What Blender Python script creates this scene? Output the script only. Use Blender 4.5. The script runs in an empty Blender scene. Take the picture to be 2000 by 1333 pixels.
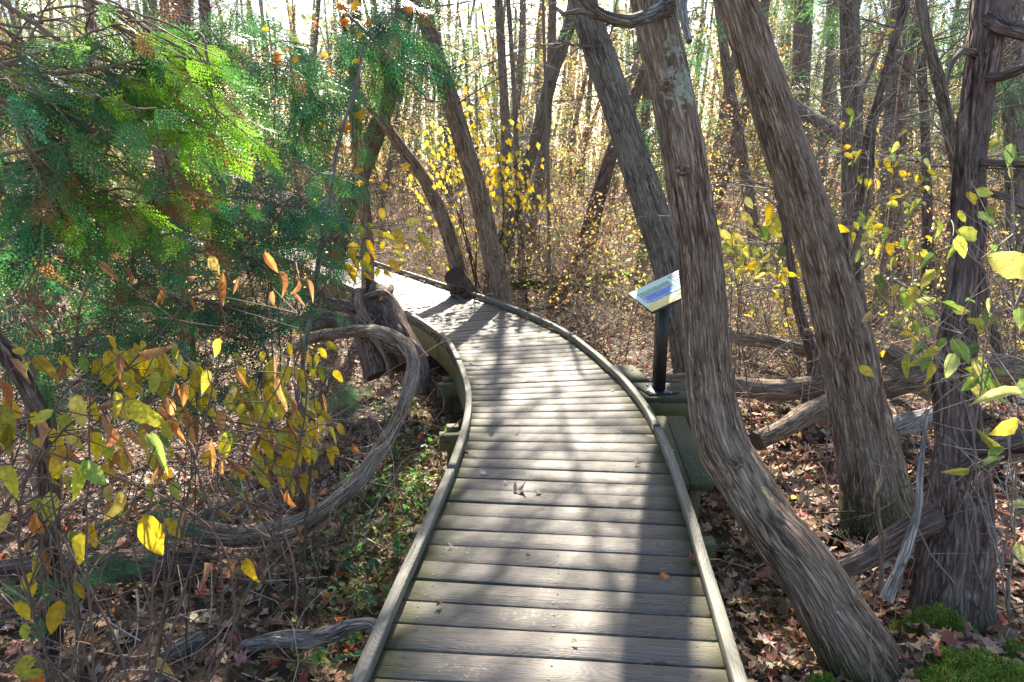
import bpy, math
import numpy as np
from mathutils import Vector

# ------------------------------------------------------------------ camera, sky, sun, exposure
S = bpy.context.scene
COL = S.collection
F = 1390.0; PITCH = math.radians(13.6); CAM = np.array([0.0, 0.0, 1.63])
cd = bpy.data.cameras.new('camera'); cam = bpy.data.objects.new('camera', cd); COL.objects.link(cam)
cam.location = CAM; cam.rotation_euler = (math.radians(90) - PITCH, 0, 0)
cd.sensor_width = 36; cd.lens = 36 * F / 2000; cd.clip_start = 0.05; cd.clip_end = 2000
S.camera = cam
SUN_EL, SUN_AZ = math.radians(38), math.radians(-1.5)      # azimuth from +Y towards +X
W = bpy.data.worlds.new('World'); S.world = W; W.use_nodes = True
nt = W.node_tree; bg = nt.nodes['Background']
sky = nt.nodes.new('ShaderNodeTexSky'); sky.sky_type = 'NISHITA'; sky.sun_disc = False
sky.sun_elevation = SUN_EL; sky.sun_rotation = SUN_AZ; sky.air_density = 1.0; sky.dust_density = 1.5
nt.links.new(sky.outputs[0], bg.inputs[0]); bg.inputs[1].default_value = 0.09
sl = bpy.data.lights.new('sun', 'SUN'); sl.energy = 5.0; sl.angle = math.radians(0.6); sl.color = (1, 0.91, 0.76)
so = bpy.data.objects.new('sun', sl); COL.objects.link(so)
sdir = Vector((math.sin(SUN_AZ) * math.cos(SUN_EL), math.cos(SUN_AZ) * math.cos(SUN_EL), math.sin(SUN_EL)))
so.rotation_euler = sdir.to_track_quat('Z', 'Y').to_euler(); so.location = (0, 0, 30)
S.view_settings.view_transform = 'Standard'; S.view_settings.look = 'None'
S.view_settings.exposure = 1.97; S.view_settings.gamma = 1
S.cycles.max_bounces = 6; S.cycles.transparent_max_bounces = 4

# ------------------------------------------------------------------ helpers
rs = np.random.RandomState(7)
ct, st_ = math.cos(PITCH), math.sin(PITCH)
def ray(px, py):
    x = (px - 1000) / F; u = (666.5 - py) / F
    return np.array([x, ct + u * st_, -st_ + u * ct])
def P(px, py, Y):                                   # world point on a sight line at distance Y
    v = ray(px, py); return CAM + v * (Y / v[1])
def G(px, py, z):
    v = ray(px, py); return CAM + v * ((z - CAM[2]) / v[2])
def depth(p): return p[1] * ct - (p[2] - CAM[2]) * st_

RE = np.array([(0.62, .8), (0.66, 1.4), (0.71, 2.0), (0.77, 2.6), (0.83, 3.2), (0.88, 3.85), (.895, 4.5), (.86, 5.1), (.79, 5.6), (.69, 6.16),
      (.52, 6.9), (.26, 7.6), (-.04, 8.25), (-.38, 8.9), (-.74, 9.5), (-1.15, 10.2), (-1.67, 11.1), (-2.2, 12.0), (-2.85, 13.1), (-3.7, 14.3), (-4.9, 15.5), (-6.4, 16.6)])
def catmull(A, step):
    A = np.asarray(A, float)
    Q = np.vstack([2 * A[0] - A[1], A, 2 * A[-1] - A[-2]]); out = []
    for i in range(1, len(Q) - 2):
        n = max(1, int(np.linalg.norm(Q[i + 1][:3] - Q[i][:3]) / step))
        for k in range(n):
            t = k / n
            out.append(.5 * (2 * Q[i] + (Q[i + 1] - Q[i - 1]) * t + (2 * Q[i - 1] - 5 * Q[i] + 4 * Q[i + 1] - Q[i + 2]) * t * t + (3 * Q[i] - Q[i - 1] - 3 * Q[i + 1] + Q[i + 2]) * t ** 3))
    out.append(A[-1]); return np.array(out)
def resamp(A, step):
    s = np.r_[0, np.cumsum(np.linalg.norm(np.diff(A, axis=0), axis=1))]
    n = int(s[-1] / step); t = np.arange(n + 1) * step
    return np.stack([np.interp(t, s, A[:, k]) for k in range(A.shape[1])], 1)
_re = resamp(catmull(RE, .05), .02)
_tg = np.gradient(_re, axis=0); _tg /= np.linalg.norm(_tg, axis=1)[:, None]
for _ in range(3):
    _tg = np.stack([np.convolve(np.pad(_tg[:, k], 8, 'edge'), np.ones(17) / 17, 'valid') for k in (0, 1)], 1)
_tg /= np.linalg.norm(_tg, axis=1)[:, None]
_nm = np.stack([-_tg[:, 1], _tg[:, 0]], 1)          # points to the left of travel
DW = 1.17
CL = _re + _nm * DW / 2
CLs = resamp(np.hstack([CL, _tg]), .1425)
def deckdist(x, y):
    x = np.asarray(x, float); y = np.asarray(y, float); o = np.full(x.shape, 99.)
    for c in CL[::8]: o = np.minimum(o, np.hypot(x - c[0], y - c[1]))
    return o
def gz(x, y):
    x = np.asarray(x, float); y = np.asarray(y, float)
    z = -.43 + .05 * np.sin(x * 1.1 + 1) * np.cos(y * .9) + .025 * np.sin(x * 3.1 + y * 2.3) + .012 * np.sin(x * 7 - y * 6.1)
    z = z - .16 * np.exp(-((x + 1.3) ** 2 / 1.6 + (y - 5.2) ** 2 / 5))
    z = z + .21 * np.exp(-((x - 1.75) ** 2 / .16 + (y - 2.42) ** 2 / .13))      # root mound by the leaning trunk
    z = z + np.clip(y - 11, 0, 40) * .022 + np.clip(y - 14, 0, 30) * .02 * (x > 0) * np.clip(x / 6, 0, 1)
    return z + .12 * np.sin(x * .4 + 2) * np.clip((np.hypot(x, y) - 8) / 10, 0, 1)

class MB:
    def __init__(s): s.v = []; s.f = []; s.c = []; s.r = []; s.n = 0
    def add(s, v, f, col=(1, 1, 1), rest=None):
        v = np.asarray(v, float).reshape(-1, 3); f = np.asarray(f, int)
        c = np.asarray(col, float)
        if c.ndim == 1: c = np.tile(c, (len(v), 1))
        if c.shape[1] == 3: c = np.hstack([c, np.full((len(c), 1), .6)])
        s.v.append(v); s.f.append(f + s.n); s.c.append(c); s.r.append(v if rest is None else np.asarray(rest, float).reshape(-1, 3)); s.n += len(v)
    def build(s, name, mat, parent=None, smooth=False):
        v = np.concatenate(s.v); c = np.concatenate(s.c); r = np.concatenate(s.r)
        org = np.array(parent.location) if parent is not None else np.zeros(3)
        me = bpy.data.meshes.new(name)
        idx = np.concatenate([f.ravel() for f in s.f]); tot = np.concatenate([np.full(len(f), f.shape[1]) for f in s.f])
        me.vertices.add(len(v)); me.vertices.foreach_set('co', (v - org).astype(np.float32).ravel())
        me.loops.add(len(idx)); me.loops.foreach_set('vertex_index', idx.astype(np.int32))
        me.polygons.add(len(tot)); me.polygons.foreach_set('loop_start', np.r_[0, np.cumsum(tot)[:-1]].astype(np.int32))
        me.polygons.foreach_set('loop_total', tot.astype(np.int32))
        if smooth: me.polygons.foreach_set('use_smooth', np.ones(len(tot), bool))
        me.update(calc_edges=True)
        a = me.attributes.new('col', 'FLOAT_COLOR', 'POINT'); a.data.foreach_set('color', c.astype(np.float32).ravel())
        a = me.attributes.new('rest', 'FLOAT_VECTOR', 'POINT'); a.data.foreach_set('vector', r.astype(np.float32).ravel())
        me.materials.append(mat)
        o = bpy.data.objects.new(name, me); COL.objects.link(o)
        if parent is not None: o.parent = parent
        return o

def tag(o, label=None, cat=None, group=None, kind=None):
    if label: o['label'] = label
    if cat: o['category'] = cat
    if group: o['group'] = group
    if kind: o['kind'] = kind
    return o
def thing(name, loc, label, cat, group=None):
    o = bpy.data.objects.new(name, None); COL.objects.link(o); o.location = [float(q) for q in loc]; o.empty_display_size = .1
    return tag(o, label, cat, group)
def copy_tree(o, loc, rz, sc, label):
    c = o.copy(); COL.objects.link(c); c.location = [float(q) for q in loc]; c.rotation_euler = (0, 0, rz); c.scale = (sc, sc, sc); c['label'] = label
    for ch in list(o.children):
        d = ch.copy(); COL.objects.link(d); d.parent = c
    return c

def vnoise(u, v, nu, seed):                          # value noise, periodic in u with nu cells
    R = np.random.RandomState(seed).rand(nu, 512)
    ui = np.floor(u).astype(int); vi = np.floor(v).astype(int); fu = u - ui; fv = v - vi
    fu = fu * fu * (3 - 2 * fu); fv = fv * fv * (3 - 2 * fv)
    a = R[ui % nu, vi % 512]; b = R[(ui + 1) % nu, vi % 512]; c = R[ui % nu, (vi + 1) % 512]; d = R[(ui + 1) % nu, (vi + 1) % 512]
    return (a * (1 - fu) + b * fu) * (1 - fv) + (c * (1 - fu) + d * fu) * fv

def frames(p):
    t = np.gradient(p, axis=0); t /= np.linalg.norm(t, axis=1)[:, None] + 1e-9
    n = np.cross(t[0], [0.3, 1, .2]); n /= np.linalg.norm(n); N = [n]
    for i in range(1, len(p)):
        n = N[-1] - t[i] * np.dot(N[-1], t[i]); N.append(n / (np.linalg.norm(n) + 1e-9))
    N = np.array(N); return t, N, np.cross(t, N)
def tube(mb, pts, rad, ns=12, bark=0., seed=0, col=(0, 0, 0), flute=0., fl_len=.5, cap=True, lump=.0, twist=.6, jag=0., colf=None):
    p = np.asarray(pts, float); rad = np.asarray(rad, float); n = len(p)
    t, N, B = frames(p); L = np.r_[0, np.cumsum(np.linalg.norm(np.diff(p, axis=0), axis=1))]
    th = np.arange(ns) / ns * 2 * np.pi
    TH, LL = np.meshgrid(th, L); R = np.repeat(rad[:, None], ns, 1).copy(); R0 = rad.mean(); cav = np.full(TH.shape, .6)
    if lump: R *= 1 + lump * (vnoise(TH / 2 / np.pi * 4, LL / (R0 * 3.2) + 9, 4, seed + 5) - .5) * 2
    if bark:
        k1 = max(9, int(2 * np.pi * R0 / .022)); k2 = k1 * 2
        ph = LL * twist + .10 * np.sin(LL * 5 + seed)
        a = vnoise((TH / 2 / np.pi + ph * .08) * k1, LL / .26 + 40, k1, seed); b = vnoise((TH / 2 / np.pi + ph * .08) * k2, LL / .13 + 11, k2, seed + 1)
        e = vnoise((TH / 2 / np.pi + ph * .08) * k2 * 2, LL / .12 + 77, k2 * 2, seed + 2)
        cav = np.clip(np.abs(a * 2 - 1) ** .7 * .55 + np.abs(b * 2 - 1) * .3 + e * .3, 0, 1)
        R += bark * 1.5 * (cav - .5)
    if flute:
        R += flute * rad[:, None] * np.exp(-LL / fl_len) * (np.cos(TH * 5 + seed) * .5 + .5 * np.cos(TH * 3 + seed * 2.1))
    if jag: p = p + 0
    V = p[:, None] + R[..., None] * (np.cos(TH)[..., None] * N[:, None] + np.sin(TH)[..., None] * B[:, None])
    if jag:
        V[-1] += t[-1] * (jag * (vnoise(th / 2 / np.pi * 9, th * 0 + 3, 9, seed + 3) - .3))[:, None]
    rest = np.stack([np.cos(TH) * rad[:, None], np.sin(TH) * rad[:, None], LL + seed * 3.7], -1)
    i = np.arange(n - 1)[:, None] * ns; j = np.arange(ns)[None]; k = (j + 1) % ns
    f = np.stack([i + j, i + k, i + ns + k, i + ns + j], -1).reshape(-1, 4)
    c = np.tile(np.asarray(col, float), (n * ns, 1)) if colf is None else colf(TH, LL, V).reshape(-1, 3)
    c = np.hstack([c, cav.reshape(-1, 1)])
    mb.add(V, f, c, rest)
    if cap:
        for e in (0, n - 1):
            cen = p[e] + (t[e] * -.2 * rad[e] if e else 0); ring = V[e]
            vv = np.vstack([ring, (ring + cen) / 2 - (t[e] * .1 * rad[e] if e else 0), cen])
            jj = np.arange(ns); kk = (jj + 1) % ns
            q = np.stack([jj, kk, ns + kk, ns + jj], 1); tr = np.stack([ns + jj, ns + kk, np.full(ns, 2 * ns)], 1)
            if e == 0: q = q[:, ::-1]; tr = tr[:, ::-1]
            cc = c.reshape(n, ns, 4)[e]; rr = np.vstack([rest[e], rest[e] * .5, rest[e][:1] * 0])
            mb.add(vv, q, np.vstack([cc, cc, cc[:1]]), rr); mb.add(vv, tr, np.vstack([cc, cc, cc[:1]]), rr)

def many_tubes(mb, start, dr, length, r0, r1, bend=.35, S_=6, ns=3, col=(.3, .25, .2), sag=0., cj=.25, rng=rs):
    start = np.asarray(start, float); n = len(start)
    if n == 0: return None
    d = np.asarray(dr, float); d = d / (np.linalg.norm(d, axis=1)[:, None] + 1e-9)
    length = np.broadcast_to(length, (n,)); r0 = np.broadcast_to(r0, (n,)); r1 = np.broadcast_to(r1, (n,))
    pts = [start]; cur = d.copy(); cv = rng.randn(n, 3) * bend
    for i in range(S_ - 1):
        pts.append(pts[-1] + cur * (length / (S_ - 1))[:, None])
        cv = cv * .7 + rng.randn(n, 3) * bend * .6
        cur = cur + cv / (S_ - 1) * 2; cur[:, 2] -= sag / (S_ - 1); cur /= np.linalg.norm(cur, axis=1)[:, None]
    p = np.stack(pts, 1)                             # n,S,3
    t = np.gradient(p, axis=1); t /= np.linalg.norm(t, axis=2)[..., None] + 1e-9
    ref = rng.randn(n, 1, 3); N = np.cross(t, ref); N /= np.linalg.norm(N, axis=2)[..., None] + 1e-9; B = np.cross(t, N)
    r = r0[:, None] + (r1 - r0)[:, None] * np.linspace(0, 1, S_)[None]
    th = np.arange(ns) / ns * 2 * np.pi
    V = p[:, :, None] + r[..., None, None] * (np.cos(th)[None, None, :, None] * N[:, :, None] + np.sin(th)[None, None, :, None] * B[:, :, None])
    a = (np.arange(n) * S_ * ns)[:, None, None] + (np.arange(S_ - 1) * ns)[None, :, None]; j = np.arange(ns)[None, None]; k = (j + 1) % ns
    f = np.stack([a + j, a + k, a + ns + k, a + ns + j], -1).reshape(-1, 4)
    c = np.asarray(col, float)
    if c.ndim == 1: c = np.tile(c, (n, 1))
    c = c * (1 + cj * rng.randn(n, 1)).clip(.4, 1.8)
    c = np.repeat(c, S_ * ns, 0)
    mb.add(V, f, c)
    return p

def scatter(mb, proto, pos, fwd, nrm, scale, col, vary=.0, sy=None):
    """copies of proto (verts, [face arrays], optional vertex shade) laid by forward axis and normal"""
    pv, pf = proto[0], proto[1]; sh = proto[2] if len(proto) > 2 else None
    n = len(pos)
    if n == 0: return
    x = fwd / (np.linalg.norm(fwd, axis=1)[:, None] + 1e-9)
    y = np.cross(nrm, x); y /= np.linalg.norm(y, axis=1)[:, None] + 1e-9
    z = np.cross(x, y); scale = np.broadcast_to(scale, (n,))
    yy = y if sy is None else y * np.asarray(sy)[:, None]
    M = np.stack([x, yy, z], 2) * scale[:, None, None]
    V = np.einsum('nij,kj->nki', M, pv) + pos[:, None]
    K = len(pv); col = np.asarray(col, float)
    if col.ndim == 1: col = np.tile(col, (n, 1))
    c = np.repeat(col[:, None], K, 1)
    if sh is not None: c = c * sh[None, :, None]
    off = (np.arange(n) * K)[:, None, None]
    first = True
    for q in pf:
        ff = (q[None] + off).reshape(-1, q.shape[1])
        if first: mb.add(V, ff, c.reshape(-1, 3), np.tile(pv, (n, 1)) + np.repeat(rs.rand(n, 1) * 9, K, 0) * [0, 0, 1]); base = mb.n - n * K; first = False
        else: mb.f.append(ff + base)
def pick(cols, n, jit=.15, rng=rs):
    c = np.array(cols)[rng.randint(0, len(cols), n)]
    return (c * (1 + jit * rng.randn(n, 1)) * (1 + jit * .4 * rng.randn(n, 3))).clip(.004, .95)
def rdir(n, up=0., rng=rs):
    v = rng.randn(n, 3); v[:, 2] += up; return v / np.linalg.norm(v, axis=1)[:, None]

# ------------------------------------------------------------------ materials
def mat(name):
    m = bpy.data.materials.new(name); m.use_nodes = True; nt = m.node_tree; nt.nodes.clear()
    out = nt.nodes.new('ShaderNodeOutputMaterial'); return m, nt, out
class NB:
    def __init__(s, nt): s.nt = nt
    def __call__(s, typ, **kw):
        n = s.nt.nodes.new('ShaderNode' + typ)
        for k, v in kw.items():
            if k.startswith('i_'):
                key = k[2:]; key = int(key) if key.isdigit() else key.replace('_', ' ')
                if hasattr(v, 'is_output') or isinstance(v, bpy.types.NodeSocket): s.nt.links.new(v, n.inputs[key])
                else: n.inputs[key].default_value = v
            else: setattr(n, k, v)
        return n
    def mix(s, fac, a, b, mode='MIX'):
        n = s.nt.nodes.new('ShaderNodeMix'); n.data_type = 'RGBA'; n.blend_type = mode
        for i, v in ((0, fac), (6, a), (7, b)):
            if isinstance(v, bpy.types.NodeSocket): s.nt.links.new(v, n.inputs[i])
            else: n.inputs[i].default_value = v if i == 0 or len(v) == 4 else (*v, 1)
        return n.outputs[2]
    def ramp(s, fac, stops, interp='LINEAR'):
        n = s.nt.nodes.new('ShaderNodeValToRGB'); s.nt.links.new(fac, n.inputs[0]); cr = n.color_ramp; cr.interpolation = interp
        while len(cr.elements) < len(stops): cr.elements.new(.5)
        for e, (p, c) in zip(cr.elements, stops): e.position = p; e.color = (*c, 1) if len(c) == 3 else c
        return n.outputs[0]
    def val(s, op, a, b=0., c=None):
        n = s.nt.nodes.new('ShaderNodeMath'); n.operation = op
        for i, v in ((0, a), (1, b)) + (((2, c),) if c is not None else ()):
            if isinstance(v, bpy.types.NodeSocket): s.nt.links.new(v, n.inputs[i])
            else: n.inputs[i].default_value = v
        return n.outputs[0]
def attr(N, name): return N('Attribute', attribute_name=name)
def mapv(N, vec, sc):
    return N('Mapping', i_Vector=vec, i_Scale=sc).outputs[0]

def bark_mat(name, dark, mid, light, bump=.6, fine=1., moss=(.06, .10, .02)):
    """fibrous bark; col.r = moss mask, col.g = lichen mask, col.b = worn bare wood mask"""
    m, nt, out = mat(name); N = NB(nt)
    r = attr(N, 'rest').outputs['Vector']; c = N('SeparateColor', i_Color=attr(N, 'col').outputs['Color'])
    cav = attr(N, 'col').outputs['Alpha']
    dr = N('VectorMath', operation='ADD', i_0=r, i_1=N('VectorMath', operation='SCALE', i_0=N('TexNoise', i_Vector=mapv(N, r, (18, 18, 9)), i_Scale=1., i_Detail=2.).outputs[1], i_Scale=.024).outputs[0]).outputs[0]
    n1 = N('TexNoise', i_Vector=mapv(N, dr, (170 * fine, 170 * fine, 12)), i_Scale=1., i_Detail=4., i_Roughness=.6).outputs[0]
    n2 = N('TexNoise', i_Vector=mapv(N, dr, (60, 60, 5)), i_Scale=1., i_Detail=3., i_Roughness=.6).outputs[0]
    n3 = N('TexNoise', i_Vector=mapv(N, r, (9, 9, 3)), i_Scale=1., i_Detail=4.).outputs[0]
    v1 = N('TexVoronoi', feature='DISTANCE_TO_EDGE', i_Vector=mapv(N, dr, (60 * fine, 60 * fine, 4.2)), i_Scale=1.).outputs[0]
    h = N.val('ADD', N.val('MULTIPLY', n1, .5), N.val('MULTIPLY', n2, .5))
    cr = N.ramp(h, [(.38, dark), (.5, mid), (.62, light)])
    crev = N.ramp(v1, [(0, (.22, .18, .16)), (.13, (1, 1, 1))])
    col = N.mix(.8, cr, crev, 'MULTIPLY')
    col = N.mix(.85, col, N.ramp(cav, [(.15, (.32, .26, .22)), (.42, (.95, .92, .88)), (.85, (1.3, 1.26, 1.18))]), 'MULTIPLY')  # furrow shade painted into the colour: dark hollows, lighter ridges
    col = N.mix(N.ramp(n3, [(.42, (0, 0, 0)), (.72, (.45, .45, .45))]), col, tuple(a * .75 + .03 for a in light))
    bw = N.ramp(N('TexNoise', i_Vector=mapv(N, r, (45, 45, 1.5)), i_Scale=1., i_Detail=4.).outputs[0], [(.35, (.14, .09, .055)), (.6, (.50, .40, .27))])
    col = N.mix(c.outputs[2], col, bw)
    fn = N('TexNoise', i_Vector=r, i_Scale=38., i_Detail=5., i_Roughness=.7).outputs[0]
    lm = N.ramp(N.val('ADD', N.val('MULTIPLY', fn, .9), N.val('MULTIPLY', c.outputs[1], .32)), [(.70, (0, 0, 0)), (.735, (.9, .9, .9))])
    col = N.mix(lm, col, N.ramp(fn, [(.4, (.26, .30, .22)), (.7, (.46, .50, .40))]))
    mm = N.val('MULTIPLY', N.ramp(N.val('ADD', N('TexNoise', i_Vector=r, i_Scale=14., i_Detail=6., i_Roughness=.7).outputs[0], N.val('MULTIPLY', c.outputs[0], .4)), [(.52, (0, 0, 0)), (.72, (1, 1, 1))]), c.outputs[0])
    col = N.mix(mm, col, N.ramp(n1, [(.35, tuple(a * .4 for a in moss)), (.65, moss)]))
    b1 = N('Bump', i_Height=N.val('ADD', h, N.val('MULTIPLY', N.ramp(v1, [(0, (0, 0, 0)), (.25, (1, 1, 1))]), .5)), i_Strength=bump, i_Distance=.015)
    b = N('BsdfPrincipled', i_Base_Color=col, i_Roughness=.85, i_Normal=b1.outputs[0]); b.inputs['Specular IOR Level'].default_value = .25
    nt.links.new(b.outputs[0], out.inputs[0]); return m
M_BARK = bark_mat('cedar_bark', (.06, .036, .024), (.25, .172, .12), (.52, .41, .31), 1.)
M_BARKG = bark_mat('grey_cedar_bark', (.055, .045, .035), (.19, .16, .13), (.40, .36, .30), 1.)
M_BARKD = bark_mat('dark_shaggy_bark', (.03, .02, .018), (.135, .092, .08), (.32, .245, .215), 1., .8)
M_BARKF = bark_mat('far_bark', (.08, .065, .055), (.20, .165, .14), (.34, .29, .25), .5, .5)
M_LOG = bark_mat('weathered_log', (.07, .046, .034), (.27, .195, .14), (.56, .45, .34), 1., 1.2)
M_VINE = bark_mat('sunlit_vine_bark', (.10, .07, .05), (.36, .28, .22), (.62, .52, .43), 1., 1.3)  # lighter log bark: sunlight on the loop is put into the colour
M_DRIFT = bark_mat('grey_dead_wood', (.07, .065, .06), (.27, .25, .235), (.52, .49, .46), .8, 1.3)

def leaf_mat(name, trans=.45, rough=.45, spec=.35, spots=0., veins=False, tb=1.5):
    m, nt, out = mat(name); N = NB(nt)
    c = attr(N, 'col').outputs['Color']; g = N('NewGeometry').outputs['Position']; r = attr(N, 'rest').outputs['Vector']
    n = N('TexNoise', i_Vector=g, i_Scale=60., i_Detail=3.).outputs[0]
    col = N.mix(1., c, N.ramp(n, [(.3, (.72, .72, .72)), (.7, (1.15, 1.15, 1.15))]), 'MULTIPLY')
    if spots:
        v = N('TexNoise', i_Vector=r, i_Scale=7., i_Detail=5., i_Roughness=.75).outputs[0]
        col = N.mix(N.ramp(v, [(.56, (0, 0, 0)), (.63, (spots,) * 3)]), col, (.20, .075, .02))
    if veins:
        s = N('SeparateXYZ', i_0=r); ay = N.val('ABSOLUTE', s.outputs[1])
        w = N.val('FRACT', N.val('MULTIPLY', N.val('SUBTRACT', s.outputs[0], N.val('MULTIPLY', ay, 1.1)), 7.))
        vein = N.val('MAXIMUM', N.val('LESS_THAN', ay, .012), N.val('MULTIPLY', N.val('LESS_THAN', w, .1), .5))
        col = N.mix(N.val('MULTIPLY', vein, .45), col, (.45, .36, .08))
    b = N('BsdfPrincipled', i_Base_Color=col, i_Roughness=rough); b.inputs['Specular IOR Level'].default_value = spec
    t = N('BsdfTranslucent', i_Color=N.mix(1., col, (tb, tb, tb * .8), 'MULTIPLY'))
    mx = N('MixShader', i_0=trans, i_1=b.outputs[0], i_2=t.outputs[0]); nt.links.new(mx.outputs[0], out.inputs[0]); return m
M_CEDAR = leaf_mat('cedar_foliage', .42, .38, .32, tb=1.9)
M_LEAF = leaf_mat('autumn_leaf', .5, .5, .3, spots=.75, veins=True)
M_LEAFS = leaf_mat('shrub_leaf', .5, .5, .3, tb=1.6)
M_LITTER = leaf_mat('fallen_leaf', .12, .6, .3, spots=.3)
M_TWIG = leaf_mat('twig', 0., .75, .2)
M_MOSS = leaf_mat('moss', .25, .8, .15)

m, nt, out = mat('forest_soil'); N = NB(nt); g = N('NewGeometry').outputs['Position']
vo = N('TexVoronoi', i_Vector=g, i_Scale=16.); vc = N('SeparateColor', i_Color=vo.outputs['Color'])
lc = N.ramp(vc.outputs[0], [(0, (.05, .03, .02)), (.35, (.14, .08, .05)), (.6, (.25, .15, .09)), (.8, (.33, .24, .15)), (1, (.30, .13, .06))])
so_ = N('TexNoise', i_Vector=g, i_Scale=2.2, i_Detail=7., i_Roughness=.65).outputs[0]
soil = N.ramp(N('TexNoise', i_Vector=g, i_Scale=30., i_Detail=6., i_Roughness=.7).outputs[0], [(.3, (.012, .009, .007)), (.7, (.07, .048, .032))])
col = N.mix(N.ramp(so_, [(.42, (.15,) * 3), (.58, (.85,) * 3)]), soil, lc)
bp = N('Bump', i_Height=N.val('ADD', vo.outputs[0], so_), i_Strength=.8, i_Distance=.04)
b = N('BsdfPrincipled', i_Base_Color=col, i_Roughness=.9, i_Normal=bp.outputs[0]); nt.links.new(b.outputs[0], out.inputs[0]); M_SOIL = m

def wood_mat(name, dark, light, green, gmax=.6, wsc=1., rr0=.5, rr1=.75):
    """weathered timber; rest = (along grain, across, per board offset); col.r = algae mask, col.g tone"""
    m, nt, out = mat(name); N = NB(nt)
    r = attr(N, 'rest').outputs['Vector']; c = N('SeparateColor', i_Color=attr(N, 'col').outputs['Color']); g = N('NewGeometry').outputs['Position']
    warp = N('TexNoise', i_Vector=mapv(N, r, (1.6, 7, 1)), i_Scale=1., i_Detail=2.).outputs[0]
    rr = N('VectorMath', operation='ADD', i_0=mapv(N, r, (.55, 13 * wsc, 1)), i_1=N('CombineXYZ', i_Y=N.val('MULTIPLY', warp, 5.)).outputs[0]).outputs[0]
    wv = N('TexWave', wave_type='BANDS', bands_direction='Y', i_Vector=rr, i_Scale=2.2, i_Distortion=2.5, i_Detail=2., i_Detail_Scale=1.2).outputs[1]
    fib = N('TexNoise', i_Vector=mapv(N, r, (6, 260, 1)), i_Scale=1., i_Detail=4., i_Roughness=.6).outputs[0]
    blot = N('TexNoise', i_Vector=g, i_Scale=3.3, i_Detail=7., i_Roughness=.68).outputs[0]
    sp = N('TexNoise', i_Vector=g, i_Scale=55., i_Detail=5., i_Roughness=.75).outputs[0]
    h = N.val('ADD', N.val('MULTIPLY', wv, .16), N.val('MULTIPLY', fib, .84))
    col = N.ramp(h, [(.28, dark), (.68, light)])
    col = N.mix(.6, col, N.ramp(blot, [(.35, (.55, .55, .58)), (.65, (1.2, 1.18, 1.14))]), 'MULTIPLY')
    col = N.mix(1., col, N('CombineXYZ', i_0=c.outputs[1], i_1=c.outputs[1], i_2=c.outputs[1]).outputs[0], 'MULTIPLY')
    ga = N.val('MULTIPLY', N.ramp(N.val('ADD', N.val('MULTIPLY', blot, .6), N.val('MULTIPLY', c.outputs[0], .4)), [(.40, (0, 0, 0)), (.62, (1, 1, 1))]), N.val('MULTIPLY', c.outputs[0], gmax))
    col = N.mix(ga, col, green)
    col = N.mix(N.ramp(N.val('ADD', N.val('MULTIPLY', sp, .6), N.val('MULTIPLY', blot, .4)), [(.585, (0, 0, 0)), (.64, (.65,) * 3)]), col, (.42, .44, .42))
    kn = N('TexVoronoi', i_Vector=mapv(N, r, (2.6, 9, 1)), i_Scale=1.).outputs[0]
    col = N.mix(N.ramp(kn, [(.05, (.9,) * 3), (.085, (0, 0, 0))]), col, (.05, .038, .03))
    ck = N('TexNoise', i_Vector=mapv(N, r, (3.5, 130, 1)), i_Scale=1., i_Detail=2.).outputs[0]
    col = N.mix(N.ramp(ck, [(.69, (0, 0, 0)), (.73, (.85,) * 3)]), col, (.03, .026, .022))
    bp = N('Bump', i_Height=N.val('SUBTRACT', h, N.ramp(ck, [(.67, (0, 0, 0)), (.73, (1, 1, 1))])), i_Strength=.45, i_Distance=.006)
    b = N('BsdfPrincipled', i_Base_Color=col, i_Roughness=N.ramp(blot, [(.3, (rr0,) * 3), (.7, (rr1,) * 3)]), i_Normal=bp.outputs[0]); b.inputs['Specular IOR Level'].default_value = .45
    nt.links.new(b.outputs[0], out.inputs[0]); return m
M_DECK = wood_mat('weathered_deck_boards', (.042, .036, .031), (.175, .153, .133), (.095, .10, .035), .6)
M_CURB = wood_mat('curb_timber', (.08, .074, .062), (.26, .245, .215), (.12, .13, .055), .7)
M_BEAM = wood_mat('mossy_beam', (.06, .055, .035), (.22, .20, .12), (.12, .12, .035), .8)
M_PLAT = wood_mat('shaded_green_boards', (.03, .032, .022), (.125, .125, .085), (.055, .07, .025), .8, 1., .75, .95)  # green boards, darkened with shade put into the base colour

def flat_mat(name, c, rough=.5, spec=.5, metal=0., noise=.0):
    m, nt, out = mat(name); N = NB(nt)
    g = N('NewGeometry').outputs['Position']; n = N('TexNoise', i_Vector=g, i_Scale=40., i_Detail=5.).outputs[0]
    col = N.mix(noise, c, N.ramp(n, [(.35, tuple(a * .6 for a in c)), (.7, tuple(min(1, a * 1.5 + .01) for a in c))]))
    b = N('BsdfPrincipled', i_Base_Color=col, i_Roughness=rough, i_Metallic=metal); b.inputs['Specular IOR Level'].default_value = spec
    nt.links.new(b.outputs[0], out.inputs[0]); return m

# ------------------------------------------------------------------ ground
def axis(lo, hi, far, st=.07):
    a = np.arange(lo, hi, st); e = hi + np.cumsum(.1 * 1.16 ** np.arange(40)); e = e[e < far]; b = lo - np.cumsum(.1 * 1.16 ** np.arange(40)); b = b[b > -far]
    return np.r_[b[::-1], a, e]
gx, gy = axis(-5, 5, 260), axis(.5, 14, 260)
X, Y = np.meshgrid(gx, gy); Z = gz(X, Y)
Z = Z - .16 * (deckdist(X, Y) < .75)
ny, nx = X.shape; i = np.arange(ny - 1)[:, None] * nx; j = np.arange(nx - 1)[None]
mb = MB(); mb.add(np.stack([X, Y, Z], -1), np.stack([i + j, i + j + 1, i + nx + j + 1, i + nx + j], -1).reshape(-1, 4))
tag(mb.build('ground', M_SOIL, smooth=True), kind='structure')

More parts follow.
